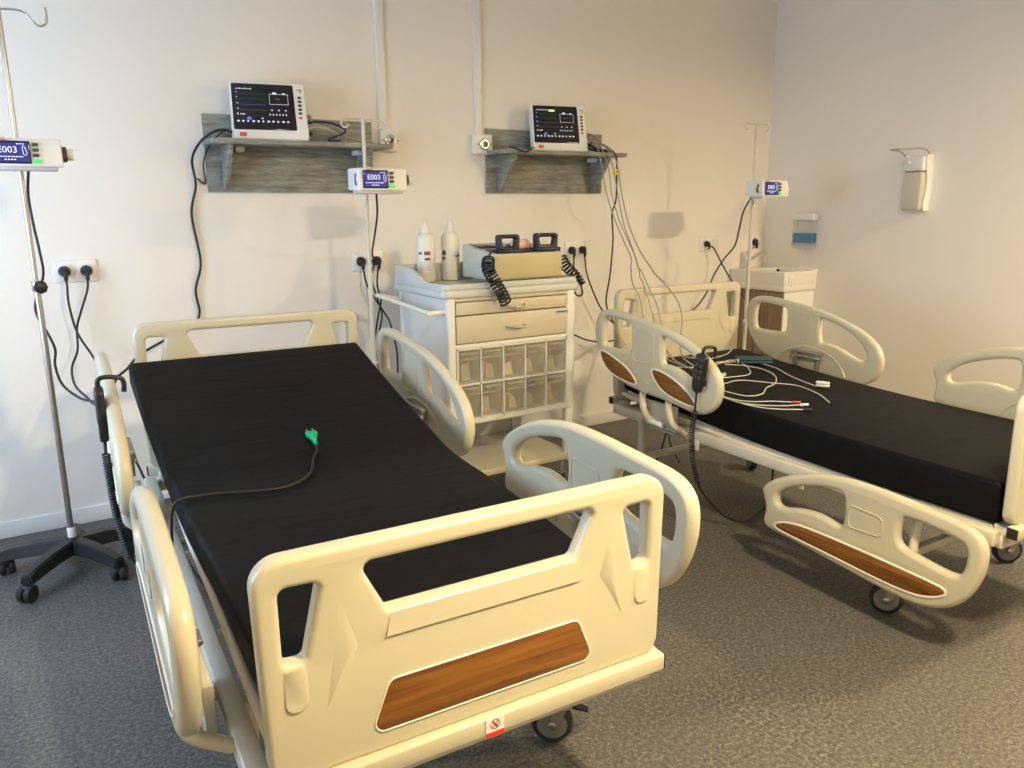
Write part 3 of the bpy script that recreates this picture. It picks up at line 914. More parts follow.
wall_socket(4.536, 4.743, 1.238, 1.356, 'white double socket left of the hand basin tap')
wall_socket(5.085, 5.205, 1.245, 1.345, 'single white socket in the corner above the hand basin', 1)

def plug_mesh(mb, p, mat='black', r=.027, d=.045, turn=0):
    x, y, z = p
    m = axes((1, 0, 0), (0, 0, 1), (0, -1, 0), (x, y, z))
    mb.lathe([(r * .92, 0), (r, .005), (r * .95, d * .55), (r * .55, d * .85), (r * .35, d)], mat, 20, m)
    mb.tube(catmull([(x, y - d * .7, z), (x, y - d * .95, z - r * .6), (x, y - d * .8, z - r * 1.7)], 4), [r * .36] * 8 + [r * .26], mat, 8)

def cord(name, path, r, mat, label, cat='cable', plugs=(), group=None, sub=8):
    pts = catmull(path, sub)
    if not plugs:
        o = MB().tube(pts, r, mat, 8).build(name)
        return tag(o, label, cat, group)
    o = thing(name, path[0], label, cat, 0, group)
    org = Vector(path[0])
    MB().tube([p - org for p in pts], r, mat, 8).build('cable', o)
    for pm in plugs:
        mb = MB(); plug_mesh(mb, Vector(pm[0]) - org, *pm[1:]); mb.build('plug', o)
    return o

SY = YW - .014
cord('power_cable', [(.216, SY - .034, 1.27), (.216, 4.345, 1.235), (.213, 4.33, 1.141), (.231, 4.32, 1.009), (.274, 4.2, .909), (.305, 4.0, .835), (.335, 3.75, .60), (.42, 3.55, .30), (.52, 3.3, .03), (.60, 3.0, .012)], .0055, 'cable_black',
     'black power cord from the left hole of the left end socket, curving right', 'power cord', [((.2165, SY, 1.2975),)])
cord('power_cable', [(.3095, SY - .034, 1.27), (.300, 4.345, 1.208), (.259, 4.33, 1.104), (.234, 4.34, 1.026), (.222, 4.3, .924), (.184, 4.2, .856), (.178, 4.0, .811), (.205, 3.75, .800), (.2263, 3.6, .796), (.240, 3.40, .86)], .0055, 'cable_black',
     'black power cord from the right hole of the left end socket, curving left', 'power cord', [((.3095, SY, 1.2975),)])
cord('power_cable', [(.108, 3.80, 1.752), (.096, 3.865, 1.651), (.100, 3.872, 1.529), (.108, 3.868, 1.426), (.110, 3.87, 1.322), (.071, 3.88, 1.218), (.067, 3.88, 1.154), (.099, 3.87, 1.066), (.115, 3.84, 1.004), (.106, 3.82, .939), (.122, 3.75, .866), (.172, 3.6, .832), (.218, 3.4, .85)], .0055, 'cable_black',
     'black cable running down the left edge drip stand from its pump', 'power cord')
# monitor cord down the wall and behind the headboard
cord('power_cable', [(1.04, 4.26, 1.965), (.985, 4.22, 1.975), (.925, 4.2, 1.960), (.880, 4.30, 1.918), (.849, 4.38, 1.835), (.859, 4.395, 1.711), (.826, 4.40, 1.56), (.848, 4.40, 1.317), (.810, 4.40, 1.172), (.818, 4.40, 1.049), (.770, 4.385, .985), (.619, 4.3, .935), (.483, 4.2, .887), (.412, 4.1, .845), (.33, 3.95, .80), (.27, 3.75, .62), (.30, 3.6, .25), (.40, 3.5, .015), (.6, 3.4, .012)], .0065, 'cable_black',
     'thick black cord down the wall from the left monitor to behind the front bed headboard', 'power cord')
cord('signal_cable', [(1.04, 4.27, 1.965), (.977, 4.20, 1.967), (.933, 4.33, 1.908), (.905, 4.385, 1.822), (.910, 4.40, 1.727), (.895, 4.40, 1.722), (.868, 4.392, 1.745)], .004, 'cable_black',
     'thin black cord looping beside the left end of the left shelf', 'cable')
# cords at the second drip stand
cord('power_cable', [(1.593, 3.77, 1.668), (1.630, 3.86, 1.552), (1.706, 4.1, 1.416), (1.775, 4.3, 1.325), (1.834, SY - .040, 1.27)], .0055, 'cable_black',
     'black cord from the pump over the trolley side down to the socket behind it', 'power cord', [((1.8392, SY, 1.282),)])
cord('power_cable', [(1.839, SY - .030, 1.252), (1.801, 4.31, 1.148), (1.795, 4.25, 1.065), (1.758, 4.2, 1.003), (1.693, 4.1, .916), (1.635, 4.0, .822), (1.601, 3.94, .70), (1.58, 4.0, .30), (1.56, 4.12, .02), (1.45, 4.25, .012)], .0055, 'cable_black',
     'black cord hanging straight down left of the trolley, nearer the drip stand pole', 'power cord')
cord('power_cable', [(1.812, SY - .030, 1.262), (1.765, 4.3, 1.179), (1.773, 4.24, 1.066), (1.772, 4.19, .985), (1.700, 4.08, .888), (1.650, 3.99, .80), (1.625, 3.92, .65), (1.60, 4.05, .30), (1.62, 4.2, .02), (1.50, 4.33, .012)], .0055, 'cable_black',
     'black cord hanging left of the trolley, crossing its neighbour below the socket', 'power cord')
cord('power_cable', [(1.7398, SY - .034, 1.255), (1.735, 4.31, 1.158), (1.765, 4.28, 1.081), (1.810, 4.25, .993), (1.829, 4.2, .915), (1.84, 4.15, .70), (1.80, 4.15, .25), (1.70, 4.15, .015), (1.60, 4.2, .012)], .0055, 'cable_black',
     'black cord from the socket left of the trolley, slanting right behind the push bar', 'power cord', [((1.7398, SY, 1.282),)])
# third socket
cord('power_cable', [(3.374, SY - .036, 1.265), (3.374, 4.34, 1.144), (3.420, 4.33, 1.017), (3.490, 4.32, .886), (3.579, 4.3, .780), (3.63, 4.2, .746), (3.66, 4.0, .70), (3.6, 3.8, .45), (3.5, 3.6, .10), (3.4, 3.4, .012)], .0055, 'cable_black',
     'black cord from the socket behind the defibrillator down to the far bed', 'power cord', [((3.374, SY, 1.293),)])
cord('power_cable', [(3.281, SY - .036, 1.265), (3.27, 4.36, 1.15), (3.20, 4.36, .90), (3.22, 4.365, .74), (3.294, 4.36, .704), (3.386, 4.34, .663), (3.50, 4.28, .647), (3.62, 4.1, .70)], .0055, 'cable_black',
     'black cord between trolley and far bed, sagging low along the wall', 'power cord', [((3.281, SY, 1.293),)])
cord('power_cable', [(4.5878, SY - .036, 1.285), (4.606, 4.335, 1.268), (4.647, 4.3, 1.175), (4.623, 4.2, 1.083), (4.55, 4.05, 1.007), (4.47, 3.9, .945), (4.42, 3.72, .80), (4.40, 3.6, .40), (4.3, 3.5, .015), (4.15, 3.5, .012)], .0055, 'cable_black',
     'black cord from the socket beside the hand basin, with green plug face', 'power cord', [((4.5878, SY, 1.297), 'cable_black', .023)])
cord('power_cable', [(4.245, 3.68, 1.640), (4.256, 3.75, 1.543), (4.325, 3.84, 1.42), (4.400, 3.94, 1.303), (4.364, 4.0, 1.209), (4.269, 4.0, 1.099), (4.005, 3.8, 1.024), (3.718, 3.6, .968), (3.424, 3.42, .923), (3.335, 3.36, .80), (3.32, 3.40, .40), (3.3, 3.5, .015), (3.2, 3.6, .012)], .006, 'cable_navy',
     'dark blue cord from the far pump curving down to the far headboard', 'power cord')
pl = MB(); plug_mesh(pl, Vector((0, 0, 0)), 'black', .030, .03)
po = pl.build('power_plug'); po.location = (5.145, SY, 1.295); tag(po, 'round black plug in the single socket above the basin', 'plug')

# leads on and below the right shelf
cord('monitor_lead', [(3.25, 4.16, 1.99), (3.30, 4.10, 1.975), (3.349, 4.085, 1.950), (3.385, 4.06, 1.900), (3.392, 4.06, 1.804), (3.424, 4.1, 1.628), (3.476, 4.2, 1.537), (3.489, 4.2, 1.363), (3.469, 4.2, 1.127), (3.440, 4.2, .936), (3.43, 4.1, .80), (3.45, 3.9, .40), (3.4, 3.7, .012)], .0055, 'cable_black',
     'black lead hanging from the right shelf, the darkest of the bundle', 'cable')
G1 = 'grey leads hanging from the right shelf'
cord('monitor_lead', [(3.25, 4.14, 1.98), (3.205, 4.03, 1.955), (3.205, 3.985, 1.841), (3.216, 3.95, 1.688), (3.227, 3.9, 1.553), (3.241, 3.80, 1.38), (3.150, 3.62, 1.285), (3.003, 3.45, 1.245), (2.886, 3.30, 1.175), (2.891, 3.24, 1.095), (2.888, 3.19, .96), (2.93, 3.1, .80), (3.02, 3.0, .728)], .0038, 'cable_grey',
     'grey lead hanging from the right shelf, leftmost of the bundle', 'cable', (), G1)
cord('monitor_lead', [(3.25, 4.14, 1.98), (3.235, 4.03, 1.948), (3.261, 3.985, 1.824), (3.266, 3.95, 1.657), (3.294, 3.9, 1.49), (3.283, 3.75, 1.306), (3.17, 3.58, 1.235), (3.08, 3.45, 1.222), (2.989, 3.30, 1.170), (3.0, 3.22, 1.051), (2.978, 3.15, .922), (2.95, 3.07, .80), (3.02, 2.95, .728)], .0034, 'cable_grey',
     'grey lead second from the left in the bundle below the right shelf', 'cable', (), G1)
cord('monitor_lead', [(3.25, 4.14, 1.99), (3.28, 4.03, 1.960), (3.326, 3.985, 1.862), (3.348, 3.95, 1.658), (3.369, 3.9, 1.47), (3.333, 3.75, 1.316), (3.24, 3.55, 1.235), (3.162, 3.42, 1.201), (3.126, 3.30, 1.158), (3.131, 3.2, 1.072), (3.125, 3.15, .982), (3.054, 3.08, .896), (2.98, 2.99, .800), (3.04, 2.90, .727)], .0042, 'cable_grey',
     'grey lead bowing furthest right on its way to the far headboard', 'cable', (), G1)
cord('monitor_lead', [(3.25, 4.14, 1.99), (3.275, 4.03, 1.950), (3.294, 3.985, 1.843), (3.315, 3.95, 1.658), (3.328, 3.9, 1.471), (3.27, 3.72, 1.287), (3.13, 3.52, 1.21), (3.03, 3.4, 1.19), (2.961, 3.29, 1.160), (2.946, 3.2, 1.018), (2.930, 3.12, .88), (3.0, 3.03, .74)], .0034, 'cable_grey',
     'thin grey lead in the middle of the bundle below the right shelf', 'cable', (), G1)
cord('monitor_lead', [(3.23, 4.16, 2.045), (3.265, 4.13, 2.015), (3.325, 4.12, 1.975), (3.37, 4.11, 1.945), (3.42, 4.13, 1.939), (3.46, 4.2, 1.939)], .0040, 'cable_brown',
     'reddish brown lead arching out of the right monitor side', 'cable')
tg = MB().plate(fillet([(-.03, -.018), (.03, -.018), (.03, .018), (-.03, .018)], .008), [], .012, 'yellow', .003, axes((1, 0, 0), (0, 0, 1), (0, -1, 0)), 2).box((-.006, -.008, -.004), (.006, -.006, .006), 'label_dark')
to = tg.build('cable_tag'); to.location = (3.39, 4.058, 1.805); tag(to, 'yellow cable tag on the black lead below the right shelf', 'tag')
# bundles of leads lying on both shelves
G2 = 'leads lying on the left shelf'
for k, (dy, m, lab, e) in enumerate(((0, 'cable_grey', 'grey lead lying on the left shelf, nearest its front edge', 1.76), (.035, 'cable_white', 'pale lead lying on the left shelf beside the monitor plugs', 1.80),
        (.07, 'cable_grey', 'grey lead lying on the left shelf, close to the backboard', 1.72), (.10, 'cable_white', 'pale lead lying on the left shelf, furthest back', 1.66), (-.02, 'navy', 'dark blue lead coiled beside the left monitor', 1.56))):
    cord('monitor_lead', [(1.40, 4.19 + dy * .3, 1.985 + .01 * k), (1.45, 4.18 + dy * .5, 2.00 + .008 * k), (1.53, 4.18 + dy, 1.985 + .01 * k), (1.60, 4.185 + dy, 1.965 + .006 * k), (e - .06, 4.18 + dy, 1.942), (e, 4.17 + dy, 1.938)], 0.0038 if k < 4 else .0055, m, lab, 'cable', (), G2)
for k, (dy, lab) in enumerate(((0, 'dark lead bundle lying on the right shelf beside the monitor plugs'), (.05, 'dark lead lying on the right shelf against the backboard'))):
    cord('monitor_lead', [(3.24, 4.20 + dy * .2, 1.985), (3.28, 4.19 + dy, 1.975), (3.33, 4.20 + dy, 1.955), (3.40, 4.20 + dy, 1.947), (3.46, 4.22 + dy, 1.944), (3.50, 4.25 + dy * .5, 1.944)], .010 - .003 * k, 'cable_black', lab, 'cable')
cord('signal_cable', [(2.90, 4.25, 1.955), (2.85, 4.22, 1.948), (2.79, 4.155, 1.938), (2.74, 4.135, 1.915), (2.69, 4.140, 1.925), (2.66, 4.17, 1.942), (2.655, 4.19, 1.942)], .0045, 'cable_black',
     'short black cord drooping over the right shelf edge, left of the monitor', 'cable')

# ------------------------------------------------------------------ medical trolley
TX, TY = 1.735, 3.35
def trolley():
    o = thing('medical_trolley', (TX, TY, 0), 'white medical trolley with clear bins between the two beds', 'trolley')
    W, D = .840, .60
    X0, X1 = .030, .800
    # tray top with raised sides
    t = MB()
    t.plate(fillet([(0, 0), (W, 0), (W, D), (0, D)], .045, 6), [], .040, 'trolley_tray', .012, Matrix.Translation((0, 0, 1.172)), 4)
    outer = fillet([(.012, .012), (W - .012, .012), (W - .012, D - .012), (.012, D - .012)], .04, 6)
    inner = fillet([(.035, .035), (W - .035, .035), (W - .035, D - .035), (.035, D - .035)], .03, 6)
    t.plate(outer, [inner], .030, 'trolley_tray', .008, Matrix.Translation((0, 0, 1.206)), 3)
    # side walls rising towards the back
    side = catmull([Vector((.03, 1.205, 0)), Vector((.18, 1.212, 0)), Vector((.30, 1.250, 0)), Vector((.42, 1.282, 0)), Vector((D - .016, 1.288, 0))], 6)
    prof = [(p.x, p.y) for p in side] + [(D - .016, 1.19), (.03, 1.19)]
    for s, x in ((-1, .0235), (1, W - .0235)):
        t.plate(prof, [], .022, 'trolley_tray', .004, axes((0, 1, 0), (0, 0, 1), (1, 0, 0), (x, 0, 0)), 2)
    t.box((.02, D - .038, 1.19), (W - .02, D - .014, 1.288), 'trolley_tray', .006)
    t.build('tray_top', o, 'pale grey tray top')
    # carcass
    c = MB()
    for x0, x1 in ((X0, X0 + .042), (X1 - .052, X1)):
        c.box((x0, .010, .20), (x1, .050, 1.155), 'trolley', .008)
        c.box((x0, D - .06, .20), (x1, D - .02, 1.155), 'trolley', .008)
        c.box((x0 + .008, .04, .50), (x1 - .008, D - .04, 1.155), 'trolley', .003)
    c.box((X0 + .03, D - .05, .50), (X1 - .03, D - .03, 1.155), 'trolley', .003)
    c.box((X0 + .03, .03, .915), (X1 - .03, D - .03, .930), 'trolley', .002)
    c.box((X0 + .03, .012, 1.135), (X1 - .03, D - .03, 1.155), 'trolley_front', .002)
    c.box((X0 + .02, .006, .505), (X1 - .02, D - .03, .530), 'trolley', .004)
    c.box((X0 + .03, .012, .900), (X1 - .03, .05, .921), 'trolley', .003)
    c.build('carcass', o)
    def drawer(z0, z1, handle):
        d = MB().box((X0 + .046, .006, z0), (X1 - .056, .40, z1), 'trolley_front', .005).build('drawer', o)
        hx = (X0 + X1) / 2 + .0
        pts = catmull([(hx - .055, .006, handle), (hx - .045, -.014, handle - .004), (hx, -.022, handle - .010), (hx + .045, -.014, handle - .004), (hx + .055, .006, handle)], 6)
        MB().tube(pts, .0055, 'steel', 8).build('handle', d, 'bowed steel handle')
        return d
    drawer(1.068, 1.130, 1.100)
    d2 = drawer(.926, 1.062, .996)
    MB().box((.668, .002, 1.034), (.752, .007, 1.054), 'label_grey', .002).box((.676, .0012, 1.040), (.744, .0025, 1.048), 'label_dark').build('name_plate', d2, 'small grey plate')
    # ten clear tilt bins in a white grid
    bx0, bx1, bz0, bz1 = X0 + .046, X1 - .056, .534, .896
    g = MB()
    bw = (bx1 - bx0) / 5; bh = (bz1 - bz0) / 2
    for k in range(6): g.box((bx0 + k * bw - .0035, .004, bz0 - .004), (bx0 + k * bw + .0035, .26, bz1 + .004), 'trolley')
    for k in range(3): g.box((bx0 - .004, .004, bz0 + k * bh - .004), (bx1 + .004, .26, bz0 + k * bh + .004), 'trolley')
    g.box((bx0, .255, bz0), (bx1, .262, bz1), 'binback')
    g.build('bin_grid', o)
    for j in range(2):
        for k in range(5):
            x0 = bx0 + k * bw + .008; x1 = x0 + bw - .016; z0 = bz0 + j * bh + .008; z1 = z0 + bh - .016
            b = MB()
            b.hull([(x0, .006, z1), (x1, .006, z1), (x0, .009, z1), (x1, .009, z1), (x0, .018, z0), (x1, .018, z0), (x0, .021, z0), (x1, .021, z0)], 'clearbin')
            b.box((x0, .020, z0), (x1, .18, z0 + .003), 'clearbin')
            for xx in (x0, x1 - .003):
                b.hull([(xx, .010, z1 - .045), (xx + .003, .010, z1 - .045), (xx, .018, z0), (xx + .003, .018, z0), (xx, .18, z0), (xx + .003, .18, z0), (xx, .15, z1 - .045), (xx + .003, .15, z1 - .045)], 'clearbin')
            b.box((x0, .0005, z1 - .048), (x1, .011, z1 - .040), 'clearbin', .002)
            b.box((x0 + .01, -.002, z1 - .020), (x1 - .01, .008, z1 - .008), 'clearbin', .003)
            bo = b.build('clear_bin', o, 'clear plastic tilt bin')
            q = MB(); rr = random.Random(j * 5 + k)
            for n in range(4):
                a = x0 + .012 + rr.random() * .04; zz = z0 + .006
                q.hull([(a, .05 + .025 * n, zz), (a + .05, .05 + .025 * n, zz), (a + .05, .065 + .025 * n, zz), (a, .065 + .025 * n, zz),
                        (a + .005, .06 + .025 * n, zz + .045 + .04 * rr.random()), (a + .045, .06 + .025 * n, zz + .04 + .05 * rr.random()), (a + .045, .066 + .025 * n, zz + .05)], ('packet', 'packet', 'trolley_front', 'packet')[(n + k) % 4])
            q.build('packet_stack', bo, 'pale packets behind the clear front')
    # lower shelf, legs and castors
    s = MB()
    s.box((X0, .0, .212), (X1, D - .01, .246), 'trolley_front', .006)
    s.box((X0 + .03, D - .035, .24), (X1 - .03, D - .02, .33), 'trolley_tray', .003)
    s.build('lower_shelf', o)
    for x in (X0 + .045, X1 - .05):
        for y in (.05, D - .06):
            k = MB()
            k.cyl((x, y, .12), (x, y, .214), .014, 'greymetal', 12)
            for q in (-1, 1):
                k.hull([(x + q * .018, y - .015, .125), (x + q * .022, y - .015, .125), (x + q * .018, y + .02, .125), (x + q * .022, y + .02, .125), (x + q * .018, y + .012, .05), (x + q * .022, y + .012, .05), (x + q * .018, y + .03, .05), (x + q * .022, y + .03, .05)], 'greymetal')
            k.box((x - .022, y - .015, .120), (x + .022, y + .02, .126), 'greymetal')
            k.lathe([(.03, -.013), (.046, -.013), (.05, -.008), (.05, .008), (.046, .013), (.03, .013)], 'rubber', 20, axes((0, 1, 0), (0, 0, 1), (1, 0, 0), (x, y + .02, .05)))
            k.build('castor', o, 'small black castor')
    # push bar on the left side
    b = MB()
    b.tube(catmull([(X0 + .01, .05, 1.085), (-.045, .05, 1.086), (-.055, .06, 1.087), (-.055, .30, 1.10), (-.055, .64, 1.118), (-.045, .66, 1.118), (X0 + .01, .55, 1.10)], 5), .0115, 'cream_line', 10)
    b.build('push_bar', o, 'cream push bar')
    return o
trolley()

def bottle(x, y, label, kind):
    z = 1.193
    o = thing('gel_bottle', (x, y, z), label, 'bottle', .25 if kind else -.1)
    MB().lathe([(.042, 0), (.049, .004), (.051, .02), (.051, .225), (.048, .243), (.036, .258), (.026, .264), (.025, .268)], 'bottle', 28).build('body', o)
    MB().lathe([(.028, .263), (.029, .267), (.026, .283), (.017, .305), (.010, .326), (.007, .330)], 'bottle', 20).build('nozzle_cap', o)
    l = MB()
    def patch(a0, a1, z0, z1, m, r=.0495):
        # curved label patch on the bottle side (a in degrees about -y)
        n = 6; ring = []
        for k in range(n + 1):
            a = math.radians(a0 + (a1 - a0) * k / n)
            ring.append((math.sin(a) * r, -math.cos(a) * r))
        vs = [[l.bm.verts.new((px * f, py * f, zz)) for px, py in ring] for f, zz in ((1, z0), (1, z1), (.985, z1), (.985, z0))]
        fs = []
        for i in range(4):
            A, B = vs[i], vs[(i + 1) % 4]
            for k in range(n): fs.append(l.bm.faces.new((A[k], A[k + 1], B[k + 1], B[k])))
        l._faces(fs, m, True)
    if not kind:
        patch(-75, 25, .06, .175, 'white', .0517)
        patch(-65, -45, .150, .162, 'label_dark', .0522); patch(-30, 8, .146, .166, 'label_brown', .0522)
        patch(-28, 6, .118, .132, 'label_brown', .0522)
        for k in range(5): patch(-66, 12 - 6 * (k % 2), .068 + k * .009, .072 + k * .009, 'label_grey', .0522)
    else:
        patch(-95, -70, .140, .165, 'label_dark', .0522); patch(-95, -74, .115, .13, 'label_dark', .0522)
        patch(-30, 35, .136, .142, 'label_grey', .0522); patch(-10, 38, .130, .137, 'label_brown', .0522)
    l.build('label', o, 'printed label')
    return o
bottle(1.902, 3.86, 'white gel bottle with printed front label, left one on the trolley', 0)
bottle(2.064, 3.885, 'white gel bottle beside the defibrillator, its label turned away', 1)

# defibrillator with its paddles
DX, DY, DZ = 2.062, 3.418, 1.2215
def defib():
    o = thing('defibrillator', (DX, DY, DZ), 'beige defibrillator unit on the trolley top', 'defibrillator')
    W, D = .430, .325
    b = MB()
    pr = fillet([(.0, 0), (D, 0), (D, .175), (.16, .150), (.0, .132)], .008, 4)
    b.plate(pr, [], W, 'defib', .007, axes((0, 1, 0), (0, 0, 1), (1, 0, 0), (W / 2, 0, 0)), 3)
    b.box((-.003, .01, .062), (.0, D - .01, .067), 'trolley_tray')
    b.build('case', o)
    f = MB()
    f.box((.008, -.003, .006), (W - .006, .004, .126), 'defib_front', .003)
    f.build('front_panel', o, 'olive beige front panel')
    t = MB()
    tm = Matrix.Translation((0, 0, .0)) 
    a = math.atan2(.018, .16)
    R = Matrix.Translation((0, .0, .132)) @ Matrix.Rotation(a, 4, 'X')
    t.box((.03, .012, -.004), (W - .03, .135, .006), 'black', .003, R)
    t.build('paddle_rest', o, 'black paddle rest')
    k = MB()
    R2 = Matrix.Translation((0, .16, .150)) @ Matrix.Rotation(math.atan2(.025, .165), 4, 'X')
    k.box((.03, .02, -.004), (W * .45, .14, .004), 'screen', .003, R2)
    for q in range(4): k.box((W * .52 + q * .04, .05, -.003), (W * .52 + .026 + q * .04, .08, .008), 'darkkey', .003, R2)
    k.build('control_panel', o, 'dark control panel')
    return o
defib()
def paddle(x, y, z, w, label, coil, coil_end):
    o = thing('defibrillator_paddle', (x, y, z), label, 'paddle')
    m = axes((1, 0, 0), (0, 0, 1), (0, -1, 0), (0, 0, 0))
    out = fillet([(-w / 2 + .004, 0), (w / 2 - .004, 0), (w / 2, .084), (-w / 2 - .0, .084)], .016, 5)
    hole = fillet([(-w / 2 + .036, .024), (w / 2 - .034, .024), (w / 2 - .026, .064), (-w / 2 + .026, .064)], .008, 4)
    MB().plate(out, [hole], .040, 'navy', .012, m, 4).build('grip', o)
    MB().box((-w / 2 - .004, -.035, -.010), (w / 2 + .004, .05, .010), 'navy', .006).build('shoe', o)
    org = Vector((x, y, z))
    c = MB()
    c.tube([Vector(q) - org for q in coil_points(coil[0], coil[1], coil[2], 10)], .0058, 'cable_black', 6)
    for e in coil_end: c.tube(catmull([Vector(q) - org for q in e], 6), .0050, 'cable_black', 6)
    c.build('coil_cord', o, 'black coiled cord')
    return o
PZ = DZ + .132 + .012
paddle(2.183, 3.475, PZ, .138, 'navy paddle with square grip hole, left on the defibrillator',
    ([(2.020, 3.395, 1.335), (1.99, 3.35, 1.290), (2.002, 3.315, 1.236), (2.030, 3.300, 1.180), (2.062, 3.300, 1.120)], .029, 14),
    [[(2.118, 3.46, PZ + .004), (2.07, 3.43, 1.372), (2.035, 3.405, 1.360), (2.020, 3.395, 1.335)], [(2.062, 3.300, 1.120), (2.050, 3.312, 1.18), (2.000, 3.325, 1.235), (1.975, 3.36, 1.30), (2.03, 3.405, 1.30), (2.058, 3.425, 1.28)]])
paddle(2.432, 3.490, PZ + .002, .150, 'navy paddle with square grip hole, right on the defibrillator',
    ([(2.545, 3.50, 1.325), (2.575, 3.49, 1.270), (2.622, 3.47, 1.215), (2.645, 3.45, 1.165)], .024, 11),
    [[(2.503, 3.49, PZ), (2.53, 3.50, 1.360), (2.545, 3.50, 1.325)], [(2.645, 3.45, 1.165), (2.655, 3.45, 1.115), (2.632, 3.46, 1.105), (2.622, 3.48, 1.13), (2.61, 3.50, 1.20), (2.55, 3.53, 1.262), (2.495, 3.55, 1.262)]])
pr = MB().lathe([(.008, -.045), (.026, -.045), (.028, -.043), (.028, .043), (.026, .045), (.008, .045)], 'pink', 22, axes((0, 1, 0), (0, 0, 1), (1, 0, 0)))
pro = pr.build('paper_roll'); pro.location = (2.306, 3.545, DZ + .132 + .039); tag(pro, 'pink paper roll lying between the two navy paddles', 'paper roll')

# ------------------------------------------------------------------ hand basin corner
def basin():
    x0, x1, y0, y1, z0, z1 = 4.885, XR, 3.872, 4.410, .945, 1.095
    o = thing('hand_basin', (x0, y0, z0), 'white hand basin in the far corner, on a wooden vanity', 'basin')
    W, D, H = x1 - x0, y1 - y0, z1 - z0
    b = MB()
    b.plate(fillet([(0, 0), (W, 0), (W, D), (0, D)], .012), [], .05, 'ceramic', .006, Matrix.Translation((0, 0, .025)), 3)
    b.plate(fillet([(0, 0), (W, 0), (W, D), (0, D)], .012), [fillet([(.045, .03), (W - .06, .03), (W - .06, D - .17), (.045, D - .17)], .05, 6)], H - .045, 'ceramic', .008, Matrix.Translation((0, 0, .045 + (H - .045) / 2)), 4)
    b.box((W - .02, 0, H - .02), (W, D, H + .012), 'ceramic', .005)
    b.build('bowl', o)
    k = MB()
    k.cyl((.16, .16, .05), (.16, .16, .054), .028, 'chrome', 20).lathe([(.014, 0), (.016, .003), (.012, .004)], 'black', 16, axes((0, 1, 0), (0, 0, 1), (-1, 0, 0), (W - .061, .325, .128)))
    k.build('drain', o, 'dark overflow hole and drain')
    st = MB(); xx = .052
    for dx, dz, h in ((.045, .045, .07), (.075, .055, .045), (.075, .035, .018)):
        st.box((dx, -.0012, dz), (dx + .014, .0, dz + h), 'label_grey')
    st.box((.035, -.0008, .03), (.10, .0005, .125), 'white')
    st.build('sticker', o, 'small printed sticker')
    t = MB()
    tx, ty = .135, D - .055
    t.lathe([(.028, H), (.026, H + .006), (.020, H + .012), (.019, H + .10), (.020, H + .125), (.012, H + .135)], 'chrome', 20, Matrix.Translation((tx, ty, 0)))
    t.tube(catmull([(tx, ty, H + .045), (tx + .012, ty - .05, H + .085), (tx + .026, ty - .11, H + .125), (tx + .032, ty - .135, H + .128), (tx + .033, ty - .145, H + .112)], 6), .0125, 'chrome', 12)
    t.tube(catmull([(tx, ty, H + .128), (tx - .005, ty - .03, H + .150), (tx - .01, ty - .065, H + .165)], 5), [.013] * 6 + [.007] * 5, 'chrome', 10)
    t.build('tap', o, 'chrome mixer tap')
    v = thing('vanity_cabinet', (x0 + .02, y0 + .02, 0), 'wood front vanity cabinet under the corner basin', 'cabinet')
    c = MB()
    c.box((.018, 0, .10), (W - .02, .018, .944), 'white', .002).box((.018, D - .045, .10), (W - .02, D - .025, .944), 'white', .002)
    c.box((.018, .018, .10), (W - .02, D - .045, .12), 'white').box((W - .04, .018, .12), (W - .02, D - .045, .944), 'white')
    c.box((.05, .01, 0), (W - .03, D - .04, .10), 'darkkey')
    c.build('carcass', v, 'white cabinet side')
    for k in range(2):
        ya = .0 + k * (D - .02) / 2
        d = MB().box((0, ya + .002, .105), (.018, ya + (D - .025) / 2 - .002, .940), 'vanity', .002).build('door', v, 'grey brown wood door')
        yh = ya + ((D - .03) / 2 - .04 if k == 0 else .04)
        MB().tube([(.002, yh, .70), (-.022, yh, .70), (-.022, yh, .80), (.002, yh, .80)], .005, 'steel', 8).build('handle', d, 'steel bar handle')
basin()

def soap_dispenser():
    y0, y1, z0, z1 = 3.885, 4.085, 1.245, 1.515
    o = thing('soap_dispenser', (XR, y0, z0), 'clear soap dispenser half filled with blue liquid, above the basin', 'soap dispenser')
    W, H = y1 - y0, z1 - z0
    MB().box((-.012, 0, 0), (0, W, H), 'white', .005).build('back_plate', o)
    MB().box((-.078, .004, H - .045), (-.010, W - .004, H + .012), 'white', .014, None, 4).build('lid', o)
    b = MB()
    b.box((-.074, .012, .03), (-.070, W - .012, H - .04), 'clear').box((-.074, .008, .03), (-.012, .012, H - .04), 'clear').box((-.074, W - .012, .03), (-.012, W - .008, H - .04), 'clear')
    b.build('reservoir', o, 'clear plastic front')
    MB().box((-.0695, .0125, .055), (-.0125, W - .0125, .130), 'bluesoap', .004).build('liquid', o, 'blue liquid soap')
    MB().box((-.078, .006, .012), (-.010, W - .006, .052), 'clear', .012, None, 3).cyl((-.045, W / 2, -.004), (-.045, W / 2, .014), .012, 'white', 12).build('push_plate', o)
soap_dispenser()

